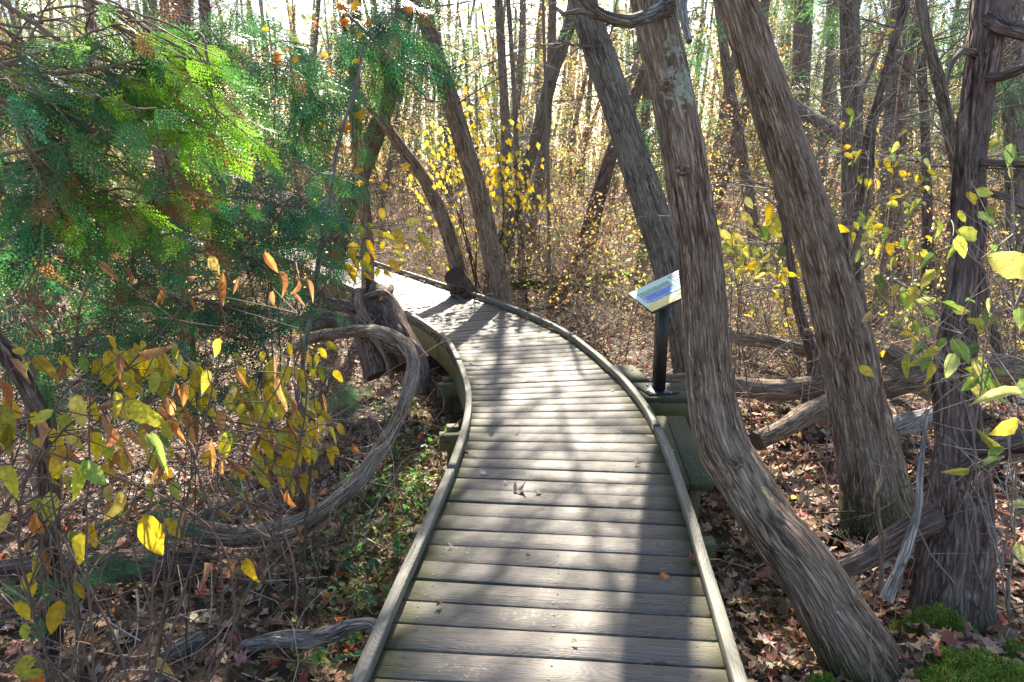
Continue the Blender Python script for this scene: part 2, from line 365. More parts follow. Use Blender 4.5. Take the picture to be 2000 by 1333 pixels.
# ------------------------------------------------------------------ boardwalk
def boxv(mb, c, ax, ay, az, col=(0, 1, 0), off=0., ch=.003):
    """chamfered box: centre, half-axis vectors; grain runs along ax"""
    c, ax, ay, az = [np.asarray(q, float) for q in (c, ax, ay, az)]
    lx, ly, lz = [np.linalg.norm(q) for q in (ax, ay, az)]; ux, uy, uz = ax / lx, ay / ly, az / lz
    pr = [(-ly + ch, -lz), (ly - ch, -lz), (ly, -lz + ch), (ly, lz - ch), (ly - ch, lz), (-ly + ch, lz), (-ly, lz - ch), (-ly, -lz + ch)]
    v = []; r = []
    for s, ins in ((-lx, 1), (-lx + ch, 0), (lx - ch, 0), (lx, 1)):
        for a, b2 in pr:
            k = 1 - ins * ch / min(ly, lz); v.append(c + ux * s + uy * a * k + uz * b2 * k); r.append((s + off, a + b2 * .7 + off * .37, off * 3))
    f = [[8 * q + w, 8 * q + (w + 1) % 8, 8 * q + 8 + (w + 1) % 8, 8 * q + 8 + w] for q in range(3) for w in range(8)]
    mb.add(v, np.array(f), col, r); mb.f.append(np.array([list(range(7, -1, -1)), list(range(24, 32))]) + mb.n - 32)
bw = thing('boardwalk', (0, 2, -.03), 'grey weathered plank boardwalk curving away to the left with low timber curbs', 'boardwalk')
mb = MB(); R2 = np.random.RandomState(3)
for k in range(4, len(CLs) - 1):
    a, b_ = CLs[k], CLs[k + 1]; tw = R2.randn() * .004
    na = np.array([-a[3], a[2]]); nb = np.array([-b_[3], b_[2]]); na /= np.linalg.norm(na); nb /= np.linalg.norm(nb)
    gap = .0026 + .002 * R2.rand(); hz = R2.randn() * .0012; h = DW / 2 + .03
    st = np.linspace(-1, 1, 9); V = []; Rr = []; C_ = []; off = k * 1.37
    ta = np.array([a[2], a[3]]); tone = .72 + .5 * R2.rand(); cup = R2.randn() * .0015
    for s in st:
        p0 = a[:2] + na * s * h + ta * (gap + tw * s); p1 = b_[:2] + nb * s * h + ta * (-gap + tw * s); w = np.linalg.norm(p1 - p0); u = (p1 - p0) / w; c = .004
        for q, z in ((0, -.038), (0, -c), (c, 0), (w * .5, cup), (w - c, 0), (w, -c), (w, -.038)):
            V.append([*(p0 + u * q), z + hz + .001 * math.sin(s * 3 + k)]); Rr.append([s * h + off * 2.1, q + off * .731, off * 1.9])
            C_.append([abs(s) ** 3 * .95 + .25 * max(0, s), tone, 0])
    f = [[7 * q + w, 7 * q + (w + 1) % 7, 7 * q + 7 + (w + 1) % 7, 7 * q + 7 + w] for q in range(8) for w in range(7)]
    mb.add(V, np.array(f), C_, Rr); mb.f.append(np.array([list(range(6, -1, -1)), list(range(56, 63))]) + mb.n - 63)
mb.build('deck', M_DECK, bw)
M_SCREW = flat_mat('rusty_screw', (.05, .04, .035), .6)
mb = MB(); th = np.arange(6) / 6 * 6.283
for k in range(4, 60):
    a = CLs[k]; t_ = a[2:] / np.linalg.norm(a[2:]); n_ = np.array([-t_[1], t_[0]])
    for o_ in (-.50, 0, .50):
        for q in (.036, .104):
            c = a[:2] + t_ * q + n_ * (o_ + .006 * R2.randn()); mb.add([(c[0] + .0042 * math.cos(u), c[1] + .0042 * math.sin(u), .0028) for u in th], np.array([[0, 1, 2, 3, 4, 5]]))
tag(mb.build('screws', M_SCREW, bw), kind='stuff')
fine = np.hstack([CL, _tg]); fl = np.r_[0, np.cumsum(np.linalg.norm(np.diff(CL, axis=0), axis=1))]
def edge_strip(mb, side, o0, o1, z0, z1, s0, s1, algae=.4, step=6, wob=.0):
    ii = np.where((fl >= s0) & (fl <= s1))[0]; idx = np.r_[ii[:-1:step], ii[-1]]; V = []; Rr = []; C_ = []
    for k in idx:
        n = np.array([-fine[k, 3], fine[k, 2]]) * side; p = fine[k, :2]; ww = wob * math.sin(fl[k] * 9)
        pr = [(o0 + .002, z0), (o1 - .002, z0), (o1, z0 + .002), (o1, z1 - .002), (o1 - .002, z1), (o0 + .002, z1), (o0, z1 - .002), (o0, z0 + .002)]
        for q, (o, z) in enumerate(pr):
            V.append([*(p + n * (o + ww)), z + ww * .3]); Rr.append([fl[k] + s0 * 3.1, o + z * .8 + s0, s0 * 2 + side]); C_.append([algae, 1, 0])
    m_ = len(idx); f = [[8 * q + w, 8 * q + (w + 1) % 8, 8 * q + 8 + (w + 1) % 8, 8 * q + 8 + w] for q in range(m_ - 1) for w in range(8)]
    if side < 0: f = [x[::-1] for x in f]
    mb.add(V, np.array(f), C_, Rr)
    mb.f.append(np.array([list(range(7, -1, -1)), [8 * (m_ - 1) + w for w in range(8)]]) + mb.n - 8 * m_)
for side, nm in ((1, 'left'), (-1, 'right')):
    mb = MB(); s = .3 + (.7 if side < 0 else 0)
    while s < fl[-1] - 2:
        edge_strip(mb, side, DW / 2 - .004, DW / 2 + .039, .022, .068, s, s + 2.38, .35 + .4 * ((s * 7.3) % 1), step=4, wob=.0008); s += 2.40
    mb.build('curb', M_CURB, bw)
    s = .5
    while s < fl[-1] - 2: mb = MB(); edge_strip(mb, side, DW / 2 + .0, DW / 2 + .034, .002, .0218, s, s + .28, .7, step=3); mb.build('curb_spacer', M_CURB, bw); s += .6
    mb = MB(); s = .3
    while s < fl[-1] - 2: edge_strip(mb, side, DW / 2 - .01, DW / 2 + .027, -.255, -.040, s, s + 2.98, .9); s += 3.
    mb.build('side_beam', M_BEAM, bw)
for s, hw in ((2.6, .80), (4.15, .82), (5.5, .75), (7.3, .75), (9.3, .75), (11.5, .75)):
    k = np.searchsorted(fl, s); p = fine[k, :2]; t = fine[k, 2:]; n = np.array([-t[1], t[0]])
    mb = MB(); boxv(mb, (*p, -.32), (*(n * hw), 0), (*(t * .045), 0), (0, 0, .06), (.8, 1, 0), s); mb.build('cross_beam', M_BEAM, bw)
    for sd in (1, -1):
        mb = MB(); boxv(mb, (*(p + n * sd * (hw - .1) + t * .087), -.5), (0, 0, .27), (*(t * .04), 0), (*(n * .045), 0), (.9, 1, 0), s + sd); mb.build('support_post', M_BEAM, bw)

# low boards beside the deck and sign footing
bs = thing('side_bench', (1.0, 4.1, -.08), 'low dark green board seat beside the right curb, in front of the sign post', 'bench')
mb = MB()
for q, (x0, x1) in enumerate(((.955, 1.085), (1.09, 1.22))):
    boxv(mb, ((x0 + x1) / 2 - .05, 4.2, -.085), (.05, .56, 0), ((x1 - x0) / 2, 0, 0), (0, 0, .02), (.8, 1, 0), 31 + q)
mb.build('seat', M_PLAT, bs)
for y, x in ((3.72, 1.03), (3.72, .93), (4.66, 1.05)):
    mb = MB(); boxv(mb, (x, y, -.30), (0, 0, .195), (.03, 0, 0), (0, .035, 0), (.6, 1, 0), y + x); mb.build('leg', M_BEAM, bs)
sp = thing('sign_footing', (1.15, 5.2, -.1), 'square timber block platform under the black sign post', 'platform')
mb = MB(); R2 = np.random.RandomState(5)
for q in range(2): boxv(mb, (1.2, 5.12 + q * .2, -.04), (.30, 0, 0), (0, .097, 0), (0, 0, .019), (.7, 1, 0), 50 + q)
mb.build('top_boards', M_PLAT, sp)
mb = MB(); boxv(mb, (1.2, 5.045, -.135), (.285, 0, 0), (0, .02, 0), (0, 0, .075), (1, 1, 0), 56); mb.build('front_board', M_BEAM, sp)
mb = MB(); boxv(mb, (1.465, 5.22, -.135), (0, .15, 0), (.018, 0, 0), (0, 0, .075), (1, 1, 0), 57); mb.build('side_board', M_BEAM, sp)
for x in (.98, 1.40):
    mb = MB(); boxv(mb, (x, 5.3, -.33), (0, 0, .19), (.04, 0, 0), (0, .04, 0), (.6, 1, 0), x); mb.build('leg', M_BEAM, sp)
s2 = thing('step_board', (.95, 5.85, -.1), 'small bluish green board against the outside of the right curb, left of the log end', 'board')
mb = MB(); boxv(mb, (.98, 5.83, -.075), (-.03, .22, 0), (.12, .016, 0), (0, 0, .02), (.5, 1.3, 0), 61); mb.build('plank', M_PLAT, s2)
mb = MB(); boxv(mb, (.98, 5.8, -.3), (0, 0, .2), (.035, 0, 0), (0, .035, 0), (.5, 1, 0), 62); mb.build('leg', M_BEAM, s2)

# ------------------------------------------------------------------ interpretive sign
sg = thing('interpretive_sign', (1.12, 5.2, -.02), 'tilted trail information panel with blue strips and yellow band on a square black post', 'sign')
M_BLACK = flat_mat('black_painted_steel', (.012, .013, .014), .38, .5, 0, .4)
mb = MB(); boxv(mb, (1.12, 5.2, .32), (0, 0, .325), (.038, .008, 0), (-.008, .038, 0), ch=.002); post = mb.build('post', M_BLACK, sg)
mb = MB(); boxv(mb, (1.12, 5.2, -.014), (.12, .03, 0), (-.028, .1, 0), (0, 0, .005)); mb.build('base_plate', M_BLACK, sg)
M_BOLT = flat_mat('bolt_metal', (.35, .35, .36), .35, .5, .9)
for a, b2 in ((-.09, -.06), (.07, -.095), (-.07, .09), (.095, .065)):
    mb = MB(); th = np.arange(6) / 6 * 6.283
    v = [(1.12 + a + .01 * math.cos(t), 5.2 + b2 + .01 * math.sin(t), z) for z in (-.009, .004) for t in th]
    mb.add(v, np.array([[q, (q + 1) % 6, 6 + (q + 1) % 6, 6 + q] for q in range(6)])); mb.f.append(np.array([[6, 7, 8, 9, 10, 11]])); mb.build('bolt', M_BOLT, sg)
A_ = G(1226, 574, .70); B_ = G(1272, 611, .70)
rx = B_ - A_; PW = np.linalg.norm(rx); rx /= PW; be = math.radians(25)
hu = np.array([-rx[1], rx[0], 0]); uy = hu * math.cos(be) + np.array([0, 0, math.sin(be)]); un = np.cross(rx, uy); PH = .50
def pp(u, v, h=0): return A_ + rx * u + uy * v + un * h
M_EDGE = flat_mat('panel_edge', (.05, .05, .045), .5)
mb = MB(); boxv(mb, pp(PW / 2, PH / 2, -.007), rx * PW / 2, uy * PH / 2, un * .006); panel = mb.build('panel', M_EDGE, sg)
mb = MB(); boxv(mb, pp(PW / 2, PH / 2, -.028), rx * PW * .3, uy * PH * .3, un * .014); mb.build('mounting_bracket', M_BLACK, sg)
def face(name, u0, u1, v0, v1, h, m_, par=panel, mbx=None):
    b2 = mbx or MB(); b2.add([pp(u0, v0, h), pp(u1, v0, h), pp(u1, v1, h), pp(u0, v1, h)], np.array([[0, 1, 2, 3]]))
    if mbx is None:
        o = b2.build(name, m_); o.parent = par; o.matrix_parent_inverse.identity(); o.location = -Vector(par.parent.location) if par.parent else (0, 0, 0); return o
def pm(name, c, c2=None, sc=30):
    m, nt, out = mat(name); N = NB(nt); c2 = c2 or c
    n = N('TexNoise', i_Vector=N('NewGeometry').outputs['Position'], i_Scale=float(sc), i_Detail=4.).outputs[0]
    b = N('BsdfPrincipled', i_Base_Color=N.ramp(n, [(.4, c), (.6, c2)]), i_Roughness=.8); nt.links.new(b.outputs[0], out.inputs[0]); return m
M_TXT = pm('print_ink', (.10, .12, .12))
face('printed_sheet', .006, PW - .006, .006, PH - .006, .0015, pm('print_pale_green', (.62, .74, .66), (.68, .78, .72), 5))
BW_ = .185
face('yellow_band', PW - BW_, PW - .006, .006, PH - .006, .003, pm('print_yellow', (.78, .62, .20), (.85, .74, .38), 9))
strips = [((.10, .42, .25), (.35, .62, .45)), ((.25, .27, .30), (.55, .5, .55)), ((.06, .22, .70), (.10, .32, .80)), ((.12, .2, .35), (.42, .5, .66))]
u0 = .16
for q, (a, b2) in enumerate(strips):
    face('photo_strip', u0 + q * .093, u0 + .083 + q * .093, .055, .285, .0045, pm('print_photo', a, b2, 45))
R2 = np.random.RandomState(11)
mb = MB()
for k in range(7):                                   # body text rows
    v = .455 - k * .0225; u = .05 + .0 * k; end = PW - BW_ - .03 - (.16 * R2.rand() if k in (2, 6) else .02)
    while u < end:
        w = .012 + .03 * R2.rand(); face('', u, min(u + w, end), v - .006, v, .0045, M_TXT, mbx=mb); u += w + .007
for k in range(9):                                   # rows in the yellow band
    v = .33 - k * .019; u = PW - .125; end = PW - .035 - .02 * R2.rand()
    while u < end:
        w = .01 + .02 * R2.rand(); face('', u, min(u + w, end), v - .005, v, .0045, M_TXT, mbx=mb); u += w + .005
for q in range(4): face('', u0 + q * .093, u0 + .075 + q * .093, .041, .046, .0045, M_TXT, mbx=mb)
o = tag(mb.build('text_rows', M_TXT), kind='stuff'); o.parent = panel; o.location = -Vector(sg.location)
mb = MB(); cu, cv = PW - .075, .405
for q in range(5):
    a = q * 1.2566 + .3; d = np.array([math.cos(a), math.sin(a)]); e = np.array([-d[1], d[0]])
    pts = [(cu, cv), (cu + d[0] * .02 + e[0] * .012, cv + d[1] * .02 + e[1] * .012), (cu + d[0] * .037, cv + d[1] * .037), (cu + d[0] * .02 - e[0] * .012, cv + d[1] * .02 - e[1] * .012)]
    mb.add([pp(x, y, .0045 + .0002 * q) for x, y in pts], np.array([[0, 3, 2, 1]]))
o = mb.build('flower_emblem', pm('print_purple', (.42, .12, .40), (.55, .2, .5))); o.parent = panel; o.location = -Vector(sg.location)

# ------------------------------------------------------------------ foliage prototypes
def frond(n_side, n_sub, seed, L=1., lw=.0078):
    R = np.random.RandomState(seed); V = []; Q = []
    def quad(a, b, c, d): k = len(V); V.extend([a, b, c, d]); Q.append([k, k + 1, k + 2, k + 3])
    def rach(s): return np.array([s * L, .05 * math.sin(s * 3 + seed), -.20 * s * s])
    def strip(a, b, w, w2):
        d = b - a; e = np.array([-d[1], d[0], 0]); e /= np.linalg.norm(e) + 1e-9; quad(a - e * w, b - e * w2, b + e * w2, a + e * w)
    for k in range(6): strip(rach(k / 6), rach((k + 1) / 6), .009, .007)
    for k in range(n_side):
        s = .06 + .92 * k / n_side; sd = 1 if k % 2 else -1; a = rach(s)
        l = (.46 * math.sin(math.pi * min(1, (s * .75 + .2))) * (1.12 - s) + .05) * (.8 + .4 * R.rand()) * L
        ang = math.radians(52 - 18 * s) * sd; d = np.array([math.cos(ang), math.sin(ang), 0]); bend = .35 * sd
        pr = a; m_ = max(2, int(n_sub * l / .4)); seg = l / m_
        for j in range(m_):
            dd = np.array([math.cos(ang - bend * j / m_), math.sin(ang - bend * j / m_), -.25 * (j / m_) - .08]); nx_ = pr + dd * seg
            strip(pr, nx_, .006, .004)
            ll = (.30 * (1 - .65 * j / m_)) * l * .62 + .015
            for s3 in (1, -1):
                aa = ang - bend * j / m_ + s3 * math.radians(42) * (.85 + .3 * R.rand()); d3 = np.array([math.cos(aa), math.sin(aa), -.12 + .1 * R.randn()])
                e3 = np.array([-d3[1], d3[0], .25 * R.randn()]); w = lw; p3 = pr + dd * seg * .3
                quad(p3, p3 + d3 * ll * .45 - e3 * w, p3 + d3 * ll, p3 + d3 * ll * .45 + e3 * w)
            pr = nx_
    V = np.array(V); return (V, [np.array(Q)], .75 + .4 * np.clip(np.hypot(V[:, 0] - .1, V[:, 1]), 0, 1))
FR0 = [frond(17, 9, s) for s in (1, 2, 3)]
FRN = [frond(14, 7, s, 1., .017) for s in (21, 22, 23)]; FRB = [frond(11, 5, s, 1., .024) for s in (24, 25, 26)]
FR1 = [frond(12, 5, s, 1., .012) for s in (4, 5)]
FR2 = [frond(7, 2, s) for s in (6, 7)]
def leafp(nx_=5, curl=.15, fold=.25, wid=.30, tip=1., seed=0):
    R = np.random.RandomState(seed + 50); V = []; Q = []; ph = R.rand(3) * 6; asym = R.uniform(.85, 1.15); pk = R.uniform(.65, 1.0)
    xs = np.linspace(0, 1, nx_ + 1)
    for x in xs:
        w = wid * (math.sin(math.pi * x ** pk)) ** .8 * (1 - .25 * x) if 0 < x < 1 else .004
        for y in (-1, -.5, 0, .5, 1):
            ww = w * (asym if y > 0 else 1) * (1 + .07 * math.sin(x * 23 + ph[0] + y) * abs(y))
            V.append([x, y * ww + .04 * math.sin(x * 3 + ph[1]) * x, abs(y) * ww * fold - curl * x * x + .035 * math.sin(8 * x + 2 * y + ph[2]) * (.3 + abs(y))])
    for i_ in range(nx_):
        for j_ in range(4): a = i_ * 5 + j_; Q.append([a, a + 5, a + 6, a + 1])
    return (np.array(V), [np.array(Q)])
LF0 = [leafp(8, .15, .3, .25, seed=1), leafp(8, .35, .5, .21, seed=2), leafp(8, .05, .15, .28, seed=3), leafp(8, .5, .9, .22, seed=4), leafp(8, -.1, .6, .24, seed=5), leafp(8, .6, 1.5, .18, seed=6)]
LFC = [leafp(8, .5, 2.2, .13, seed=7), leafp(8, .25, 3., .11, seed=8), leafp(8, .8, 1.6, .2, seed=9)]                        # curled dry leaves
def leafs(w=.3):
    V = np.array([[0, 0, 0], [.4, -w, .1], [1, 0, -.12], [.4, w, .1], [.45, 0, -.03]]); return (V, [np.array([[0, 1, 4], [1, 2, 4], [2, 3, 4], [3, 0, 4]])])
LF1 = [leafs(.3), leafs(.24), leafs(.36)]
def maple(seed, curl):
    R = np.random.RandomState(seed); V = [[0, 0, .02]]; n = 0
    angs = [-150, -120, -95, -70, -52, -30, -12, 0, 12, 30, 52, 70, 95, 120, 150]
    rad = [.5, .45, .75, .6, .85, .55, .7, 1.0, .7, .55, .85, .6, .75, .45, .5]
    for a, r in zip(angs, rad):
        a = math.radians(a + R.randn() * 3); r *= 1 + .14 * R.randn(); V.append([r * math.cos(a), r * math.sin(a), curl * r * r * (1 + .9 * R.randn()) + .09 * R.randn()])
    V.append([-.25, 0, 0]); k = len(V); T = [[0, i_, i_ + 1] for i_ in range(1, k - 1)] + [[0, k - 1, 1]]
    return (np.array(V), [np.array(T)])
MP = [maple(1, .25), maple(2, -.3), maple(3, .5), maple(4, .1)]

GREEN = [(.06, .17, .06), (.07, .20, .07), (.05, .14, .07), (.10, .22, .06)]
SHADE_TEAL = [(.04, .19, .085), (.055, .21, .09), (.045, .16, .08), (.10, .25, .07), (.03, .11, .06)]  # cedar green as in shade, its bluish cast painted into the colour
SUNLIT_GREEN = [(.22, .42, .03), (.30, .50, .04), (.18, .36, .04), (.12, .28, .06)]  # cedar green as in sun, the backlit glow painted into the colour
YEL = [(.62, .47, .02), (.55, .42, .03), (.42, .42, .05), (.64, .40, .02), (.46, .32, .04), (.52, .46, .12), (.36, .36, .05)]
YGR = [(.26, .33, .06), (.14, .24, .06), (.38, .38, .08), (.50, .44, .07), (.11, .20, .07), (.42, .40, .18)]
BRN = [(.30, .13, .06), (.40, .17, .06), (.26, .12, .08), (.46, .24, .13), (.36, .20, .15)]
TAN = [(.42, .30, .19), (.36, .24, .15), (.50, .38, .26), (.28, .17, .10)]
LIT = [(.42, .23, .17), (.34, .17, .13), (.50, .30, .22), (.11, .06, .045), (.18, .10, .065), (.27, .17, .11), (.42, .31, .22), (.24, .08, .05), (.52, .42, .33), (.30, .14, .10), (.07, .04, .03), (.22, .14, .09), (.14, .08, .055), (.34, .24, .16), (.46, .34, .26)]

# ------------------------------------------------------------------ trees
def trunk_pts(spec, ext=None, step=.03):
    A = []
    for px, py, Y, w in spec:
        p = P(px, py, Y); A.append([*p, w / 2 / F * depth(p)])
    A = np.array(A)
    if ext:
        for dx, dy, dz, rr in ext: A = np.vstack([A, [A[-1, 0] + dx, A[-1, 1] + dy, A[-1, 2] + dz, A[-1, 3] * rr]])
    return catmull(A, step)
def twigs_on(mb, pts, n, length, r0, col, rng, droop=.3, lo=0., hi=1.):
    """dead side branches with finer twigs along a trunk polyline"""
    i_ = (rng.uniform(lo, hi, n) * (len(pts) - 1)).astype(int); d = rdir(n, 0, rng); d[:, 2] = d[:, 2] * .3 + .25
    ln = length * rng.uniform(.3, 1, n)
    p = many_tubes(mb, pts[i_, :3], d, ln, r0, r0 * .35, .35, 8, 4, col, droop, rng=rng)
    m_ = 7; q = np.repeat(np.arange(n), m_); s = rng.randint(1, 7, n * m_); st = p[q, s]; dd = rdir(n * m_, -.1, rng) * .8 + d[q]
    p2 = many_tubes(mb, st, dd, ln[q] * rng.uniform(.2, .55, n * m_), r0 * .45, r0 * .15, .5, 6, 3, col, .3, rng=rng)
    q2 = np.repeat(np.arange(n * m_), 2); s = rng.randint(1, 5, len(q2)); dd = rdir(len(q2), -.1, rng)
    many_tubes(mb, p2[q2, s], dd, ln[q][q2] * rng.uniform(.08, .25, len(q2)), r0 * .25, r0 * .12, .5, 4, 3, col, .2, rng=rng)
    return p
def limb(name, spec, tree, m_, ns=10, bark=.004, seed=0, step=.04, jag=0.):
    mb = MB(); A = trunk_pts(spec, None, step); tube(mb, A[:, :3], A[:, 3], ns, bark, seed, lump=.1, jag=jag); return mb.build(name, m_, tree, True)
def crown(tree, cen, rad, n, protos, cols, rng, sc=.3, name='foliage', mat_=None, flat=.5, shell=.0):
    """sprays of scale foliage gathered in uneven clumps, with limbs"""
    cen = np.array(cen, float); rad = np.array(rad, float); k = max(4, n // 45)
    cl = rdir(k, 0, rng) * rng.uniform(.25, 1, (k, 1)) ** .5 * rad + cen
    a = rng.randint(0, k, n); off = rng.randn(n, 3) * [.38, .38, .16] * (rad.mean() * .42)
    pos = cl[a] + off; fw = (pos - cen) * [1, 1, .2] + rng.randn(n, 3) * .5 * rad.mean(); fw[:, 2] -= .3 * rad.mean()
    nr = rng.randn(n, 3) * .45; nr[:, 2] += 1; mb = MB(); w = rng.randint(0, len(protos), n)
    for q, pr in enumerate(protos):
        s_ = w == q; scatter(mb, pr, pos[s_], fw[s_], nr[s_], sc * rng.uniform(.6, 1.2, s_.sum()), pick(cols, s_.sum(), .2, rng))
    o = mb.build(name, mat_ or M_CEDAR, tree)
    mb = MB(); st = cen + (cl - cen) * .02 - [0, 0, rad[2] * .5]; many_tubes(mb, st, cl - st, np.linalg.norm(cl - st, axis=1), .03, .008, .2, 7, 5, (.13, .10, .08), rng=rng)
    mb.build('limbs', M_TWIG, tree); return o
def mosscol(z0, z1, lich=None, bare=None):
    def f(TH, LL, V):
        c = np.zeros(V.shape); c[..., 0] = np.clip((z1 - V[..., 2]) / (z1 - z0), 0, 1)
        if lich is not None:
            for (q, r) in lich: c[..., 1] = np.maximum(c[..., 1], np.clip(1.4 - np.linalg.norm((V - q) / r, axis=-1), 0, 1))
        if bare is not None:
            for (q, r) in bare: c[..., 2] = np.maximum(c[..., 2], np.clip((1.3 - np.linalg.norm((V - q) / r, axis=-1)) * 1.5, 0, 1))
        return c
    return f
def knot(mb, p, n, r, seed):
    p = np.array(p); n = np.array(n) / np.linalg.norm(n); A = np.array([[*(p - n * .02), r * 1.5], [*(p + n * r * .3), r * 1.2], [*(p + n * r * .7), r * .9], [*(p + n * r * .75), r * .5]])
    tube(mb, A[:, :3], A[:, 3], 14, .002, seed, lump=.2)

# T1: the curved trunk leaning over the walkway
t1 = thing('cedar_tree', P(1650, 1290, 2.55), 'thick curved cedar trunk sweeping up from bottom right and leaning left past the sign', 'tree')
sp1 = [(1706, 1330, 2.50, 160), (1662, 1255, 2.56, 142), (1625, 1195, 2.63, 128), (1580, 1120, 2.72, 116), (1502, 1020, 2.92, 100), (1450, 935, 3.10, 98), (1409, 860, 3.22, 98), (1386, 740, 3.36, 88), (1375, 600, 3.45, 86), (1364, 480, 3.5, 84),
       (1340, 330, 3.58, 80), (1316, 200, 3.65, 80), (1287, 70, 3.72, 84), (1270, -40, 3.78, 84)]
sp1 = [(a, b, c, w) for a, b, c, w in sp1]; A1 = trunk_pts(sp1, [(-.10, .1, .6, .9), (-.1, .2, .9, .8), (0, .2, 1.0, .7), (.05, .2, 1.0, .5)], .012)
lich = [(P(1335, 160, 3.55), .15), (P(1322, 90, 3.6), .08)]
bare = [(P(1352, 835, 3.12), np.array([.022, .1, .17])), (P(1462, 925, 2.95), np.array([.022, .1, .10])), (P(1490, 960, 2.9), np.array([.02, .1, .12]))]
mb = MB(); tube(mb, A1[:, :3], A1[:, 3], 110, .012, 3, flute=.05, fl_len=.5, lump=.05, colf=mosscol(-.42, -.12, lich, bare), twist=.9); mb.build('trunk', M_BARK, t1, True)
for q, (kp, kn) in enumerate(((P(1336, 332, 3.46), (-.1, -1, 0)), (P(1437, 905, 2.96), (-.3, -1, .2)), (P(1303, 165, 3.55), (-.2, -1, 0)))):
    mb = MB(); knot(mb, kp, kn, .021, 4 + q); mb.build('knot', M_BARK, t1, True)
limb('branch', [(1300, 15, 3.6, 40), (1262, 32, 3.3, 30), (1225, 43, 3.2, 26), (1180, 32, 3.15, 22), (1150, 8, 3.1, 20), (1115, -30, 3.1, 18)], t1, M_BARKG, 12, .002, 8)
limb('branch', [(1330, -30, 3.6, 26), (1334, 20, 3.4, 18), (1340, 60, 3.35, 14), (1347, 82, 3.3, 12)], t1, M_DRIFT, 10, .001, 9)
limb('branch', [(1180, 32, 3.15, 20), (1130, 22, 3.1, 12), (1100, 28, 3.1, 9), (1085, 15, 3.1, 5)], t1, M_BARKG, 8, .001, 10)
# T2
t2 = thing('cedar_tree', P(1712, 1030, 3.85), 'large straight furrowed cedar trunk leaning left, second from the walkway on the right', 'tree')
sp2 = [(1722, 1080, 3.75, 175), (1715, 1000, 3.82, 152), (1697, 900, 3.9, 125), (1668, 760, 4.0, 106), (1632, 600, 4.1, 98), (1582, 430, 4.2, 90), (1535, 290, 4.28, 88), (1490, 150, 4.35, 82), (1440, 0, 4.42, 76), (1420, -60, 4.45, 74)]
sp2 = [(a, b, c, w * .94) for a, b, c, w in sp2]; A2 = trunk_pts(sp2, [(-.3, .1, .9, .9), (-.2, .2, 1.2, .8), (0, .2, 1.4, .6)], .014)
mb = MB(); tube(mb, A2[:, :3], A2[:, 3], 96, .015, 17, flute=.16, fl_len=.35, lump=.04, colf=mosscol(-.45, .0), twist=-.7); mb.build('trunk', M_BARK, t2, True)
mb = MB(); knot(mb, P(1572, 650, 4.0), (-1, -.3, 0), .02, 7); mb.build('knot', M_BARK, t2, True)
# T3
t3 = thing('cedar_tree', P(1865, 1200, 3.0), 'dark purplish shaggy cedar trunk at the right edge with broken branch stubs', 'tree')
sp3 = [(1860, 1250, 2.88, 200), (1854, 1165, 2.95, 172), (1866, 1060, 3.0, 150), (1868, 960, 3.05, 128), (1868, 860, 3.08, 100), (1866, 740, 3.12, 82), (1876, 600, 3.18, 72), (1888, 470, 3.24, 68), (1893, 340, 3.3, 68), (1908, 200, 3.36, 64), (1925, 90, 3.4, 74), (1935, -20, 3.45, 76)]
sp3 = [(a, b, c, w * .84) for a, b, c, w in sp3]; A3 = trunk_pts(sp3, [(.1, .1, .7, .9), (.1, .1, .9, .8), (0, .1, 1.2, .6)], .013)
mb = MB(); tube(mb, A3[:, :3], A3[:, 3], 96, .017, 23, flute=.12, fl_len=.3, lump=.10, colf=mosscol(-.5, -.2, [(P(1870, 865, 2.95), .05)]), twist=.4); mb.build('trunk', M_BARKD, t3, True)
limb('branch', [(1890, 905, 3.0, 56), (1930, 885, 2.9, 48), (1975, 872, 2.8, 44), (2040, 862, 2.7, 40)], t3, M_BARKD, 18, .004, 31)
limb('root', [(1830, 1010, 3.0, 60), (1770, 1040, 2.98, 50), (1700, 1085, 2.95, 44), (1640, 1112, 2.92, 36)], t3, M_BARKD, 18, .005, 32)
limb('branch', [(1900, 375, 3.2, 16), (1945, 380, 3.1, 15), (1985, 395, 3.0, 14), (2030, 415, 3.0, 12)], t3, M_BARKD, 10, .001, 33)
limb('branch', [(1920, 318, 3.25, 16), (1960, 320, 3.1, 14), (2020, 322, 3.0, 13)], t3, M_BARKD, 10, .001, 34)
limb('branch', [(1930, 40, 3.4, 46), (1960, 55, 3.3, 30), (2000, 68, 3.25, 24), (2040, 80, 3.2, 22)], t3, M_BARKD, 14, .003, 35)
limb('branch', [(1915, 110, 3.4, 20), (1880, 100, 3.28, 13), (1862, 118, 3.25, 10), (1853, 140, 3.22, 8), (1850, 165, 3.2, 4)], t3, M_BARKD, 10, .001, 36)
limb('branch', [(1925, 150, 3.35, 22), (1960, 150, 3.2, 17), (2010, 130, 3.1, 14)], t3, M_BARKD, 10, .001, 37)
# T4
t4 = thing('cedar_tree', P(1350, 730, 7.0), 'tall grey cedar trunk leaning left directly behind the information panel', 'tree')
sp4 = [(1362, 790, 6.4, 84), (1345, 700, 6.5, 66), (1325, 600, 6.6, 62), (1300, 500, 6.7, 62), (1265, 390, 6.8, 62), (1225, 270, 6.9, 60), (1190, 160, 7.0, 58), (1158, 70, 7.1, 56), (1130, -30, 7.2, 54)]
A4 = trunk_pts(sp4, [(-.4, .1, 1.2, .9), (-.3, .2, 1.4, .8), (0, .2, 1.5, .6)], .025)
mb = MB(); tube(mb, A4[:, :3], A4[:, 3], 72, .012, 41, flute=.15, fl_len=.3, lump=.04, colf=mosscol(-.5, 0), twist=.8); mb.build('trunk', M_BARKG, t4, True)
